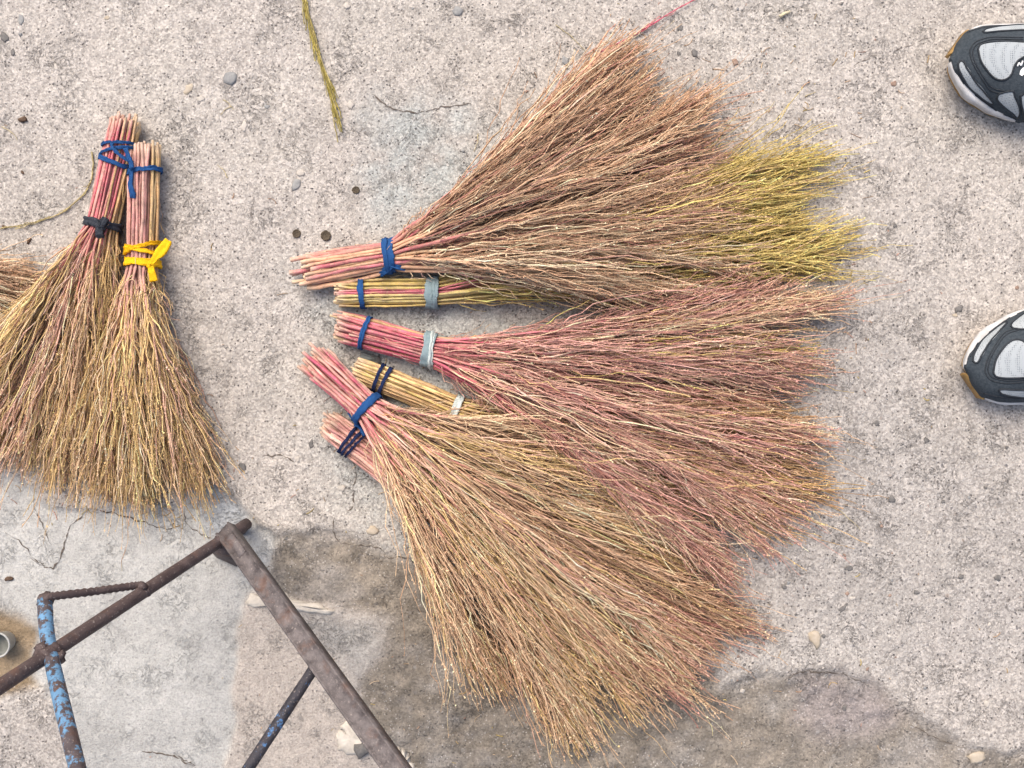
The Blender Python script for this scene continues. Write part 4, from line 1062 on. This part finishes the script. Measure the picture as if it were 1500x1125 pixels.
# pale chip of wood
V, F = sweep(Wl([(1142, 24), (1150, 19), (1157, 17)], 0.002), [(-.0018, -.001), (.0018, -.001), (.0012, .0012), (-.0012, .0012)])
tag(mesh_obj('wood_chip', V, F, mat_plain('pale_wood', (0.60, 0.52, 0.33), (0.68, 0.60, 0.42), 200)), 'small pale yellow wood chip on bare concrete', 'wood chip')
# crumbs of brown plant litter
G_CR = 'brown crumbs on the concrete'
for k, (px, py, a, lab) in enumerate([(33, 174, .0055, 'largest brown crumb, on bare concrete above the curved stalk'), (41, 352, .0042, 'brown crumb just below the thin curved stalk'), (32, 252, .0030, 'tiny brown crumb inside the bend of the curved stalk'),
        (8, 850, .0045, 'dark brown crumb on the cracked smooth cement'), (310, 632, .0030, 'tiny brown crumb beside the yellow ribboned broom'), (5, 332, .0034, 'brown crumb lying on the end of the thin curved stalk')]):
    o = rock('crumb', px, py, a, a * 0.6, a * 0.3, k * 1.1, M_ST['brown'], 60 + k, None, 0.1)
    tag(o, lab, 'crumb', G_CR)
# grey notched clip between two handles
CL = empty('metal_clip', W(545, 524, 0), 'small grey notched metal clip between the pink and golden handles', 'clip')
M_CLIP = mat_metal('dull_clip', (0.15, 0.17, 0.16), (0.24, 0.26, 0.25))
pl = Wl([(529, 515), (556, 522), (559, 536), (548, 534), (546, 530), (538, 531), (527, 528)]); npl = len(pl)
gzz = gz(*W(545, 524)[:2])
V = np.concatenate([pl + [0, 0, gzz], pl + [0, 0, gzz + 0.004]])
F = [np.array([(j, (j + 1) % npl, npl + (j + 1) % npl, npl + j) for j in range(npl)]), np.array([[npl + j for j in range(npl)]]), np.array([list(range(npl))[::-1]])]
mesh_obj('plate', V, F, M_CLIP, CL, smooth=False)
V, F = sweep(Wl([(530, 517), (543, 522), (557, 531)], gzz + 0.0045), circ(0.0012, 6)); mesh_obj('lip', V, F, M_CLIP, CL)

# shed twig bits and seed husks around the brooms: far too many and small to count
rng = np.random.default_rng(77); nb = 420; ctr_ = []
for cx_, cy_, sx_, sy_, q_ in ((1180, 480, 70, 190, 190), (1000, 130, 130, 70, 100), (560, 560, 70, 110, 60), (900, 1040, 220, 60, 90), (170, 700, 120, 50, 90), (700, 500, 500, 330, 80)):
    ctr_.append(np.stack([rng.normal(cx_, sx_, q_), rng.normal(cy_, sy_, q_)], 1))
ctr_ = np.concatenate(ctr_); nb = len(ctr_)
P0 = np.array([W(a_, b_) for a_, b_ in ctr_]); an = rng.uniform(0, math.pi, nb); Lb = 0.002 + 0.012 * rng.random(nb) ** 2.5
tau = np.linspace(-.5, .5, 5)[None, :, None]; dirs = np.stack([np.cos(an), np.sin(an), 0 * an], 1)
Pb = P0[:, None] + dirs[:, None] * (Lb[:, None, None] * tau) + np.stack([-dirs[:, 1], dirs[:, 0], 0 * an], 1)[:, None] * ((tau * 2) ** 2 * (rng.normal(0, 0.12, nb) * Lb)[:, None, None])
Pb[:, :, 2] = ground_h(Pb[:, :, 0].ravel(), Pb[:, :, 1].ravel()).reshape(nb, 5) + 0.0006
Vb, Fb = tubes(Pb, rng.uniform(0.00030, 0.00065, (nb, 1)) * np.ones((1, 5)), 3, rng)
cbits = np.array([TAN, BRN, CRM, YEL, PNK, GLD])[rng.integers(0, 6, nb)] * rng.uniform(0.6, 1.1, (nb, 1))
tag(mesh_obj('plant_litter', Vb, [Fb], M_TWIG, None, np.repeat(cbits, 15, 0)), 'tiny shed twig bits scattered on the concrete around the brooms', 'litter', None, 'stuff')
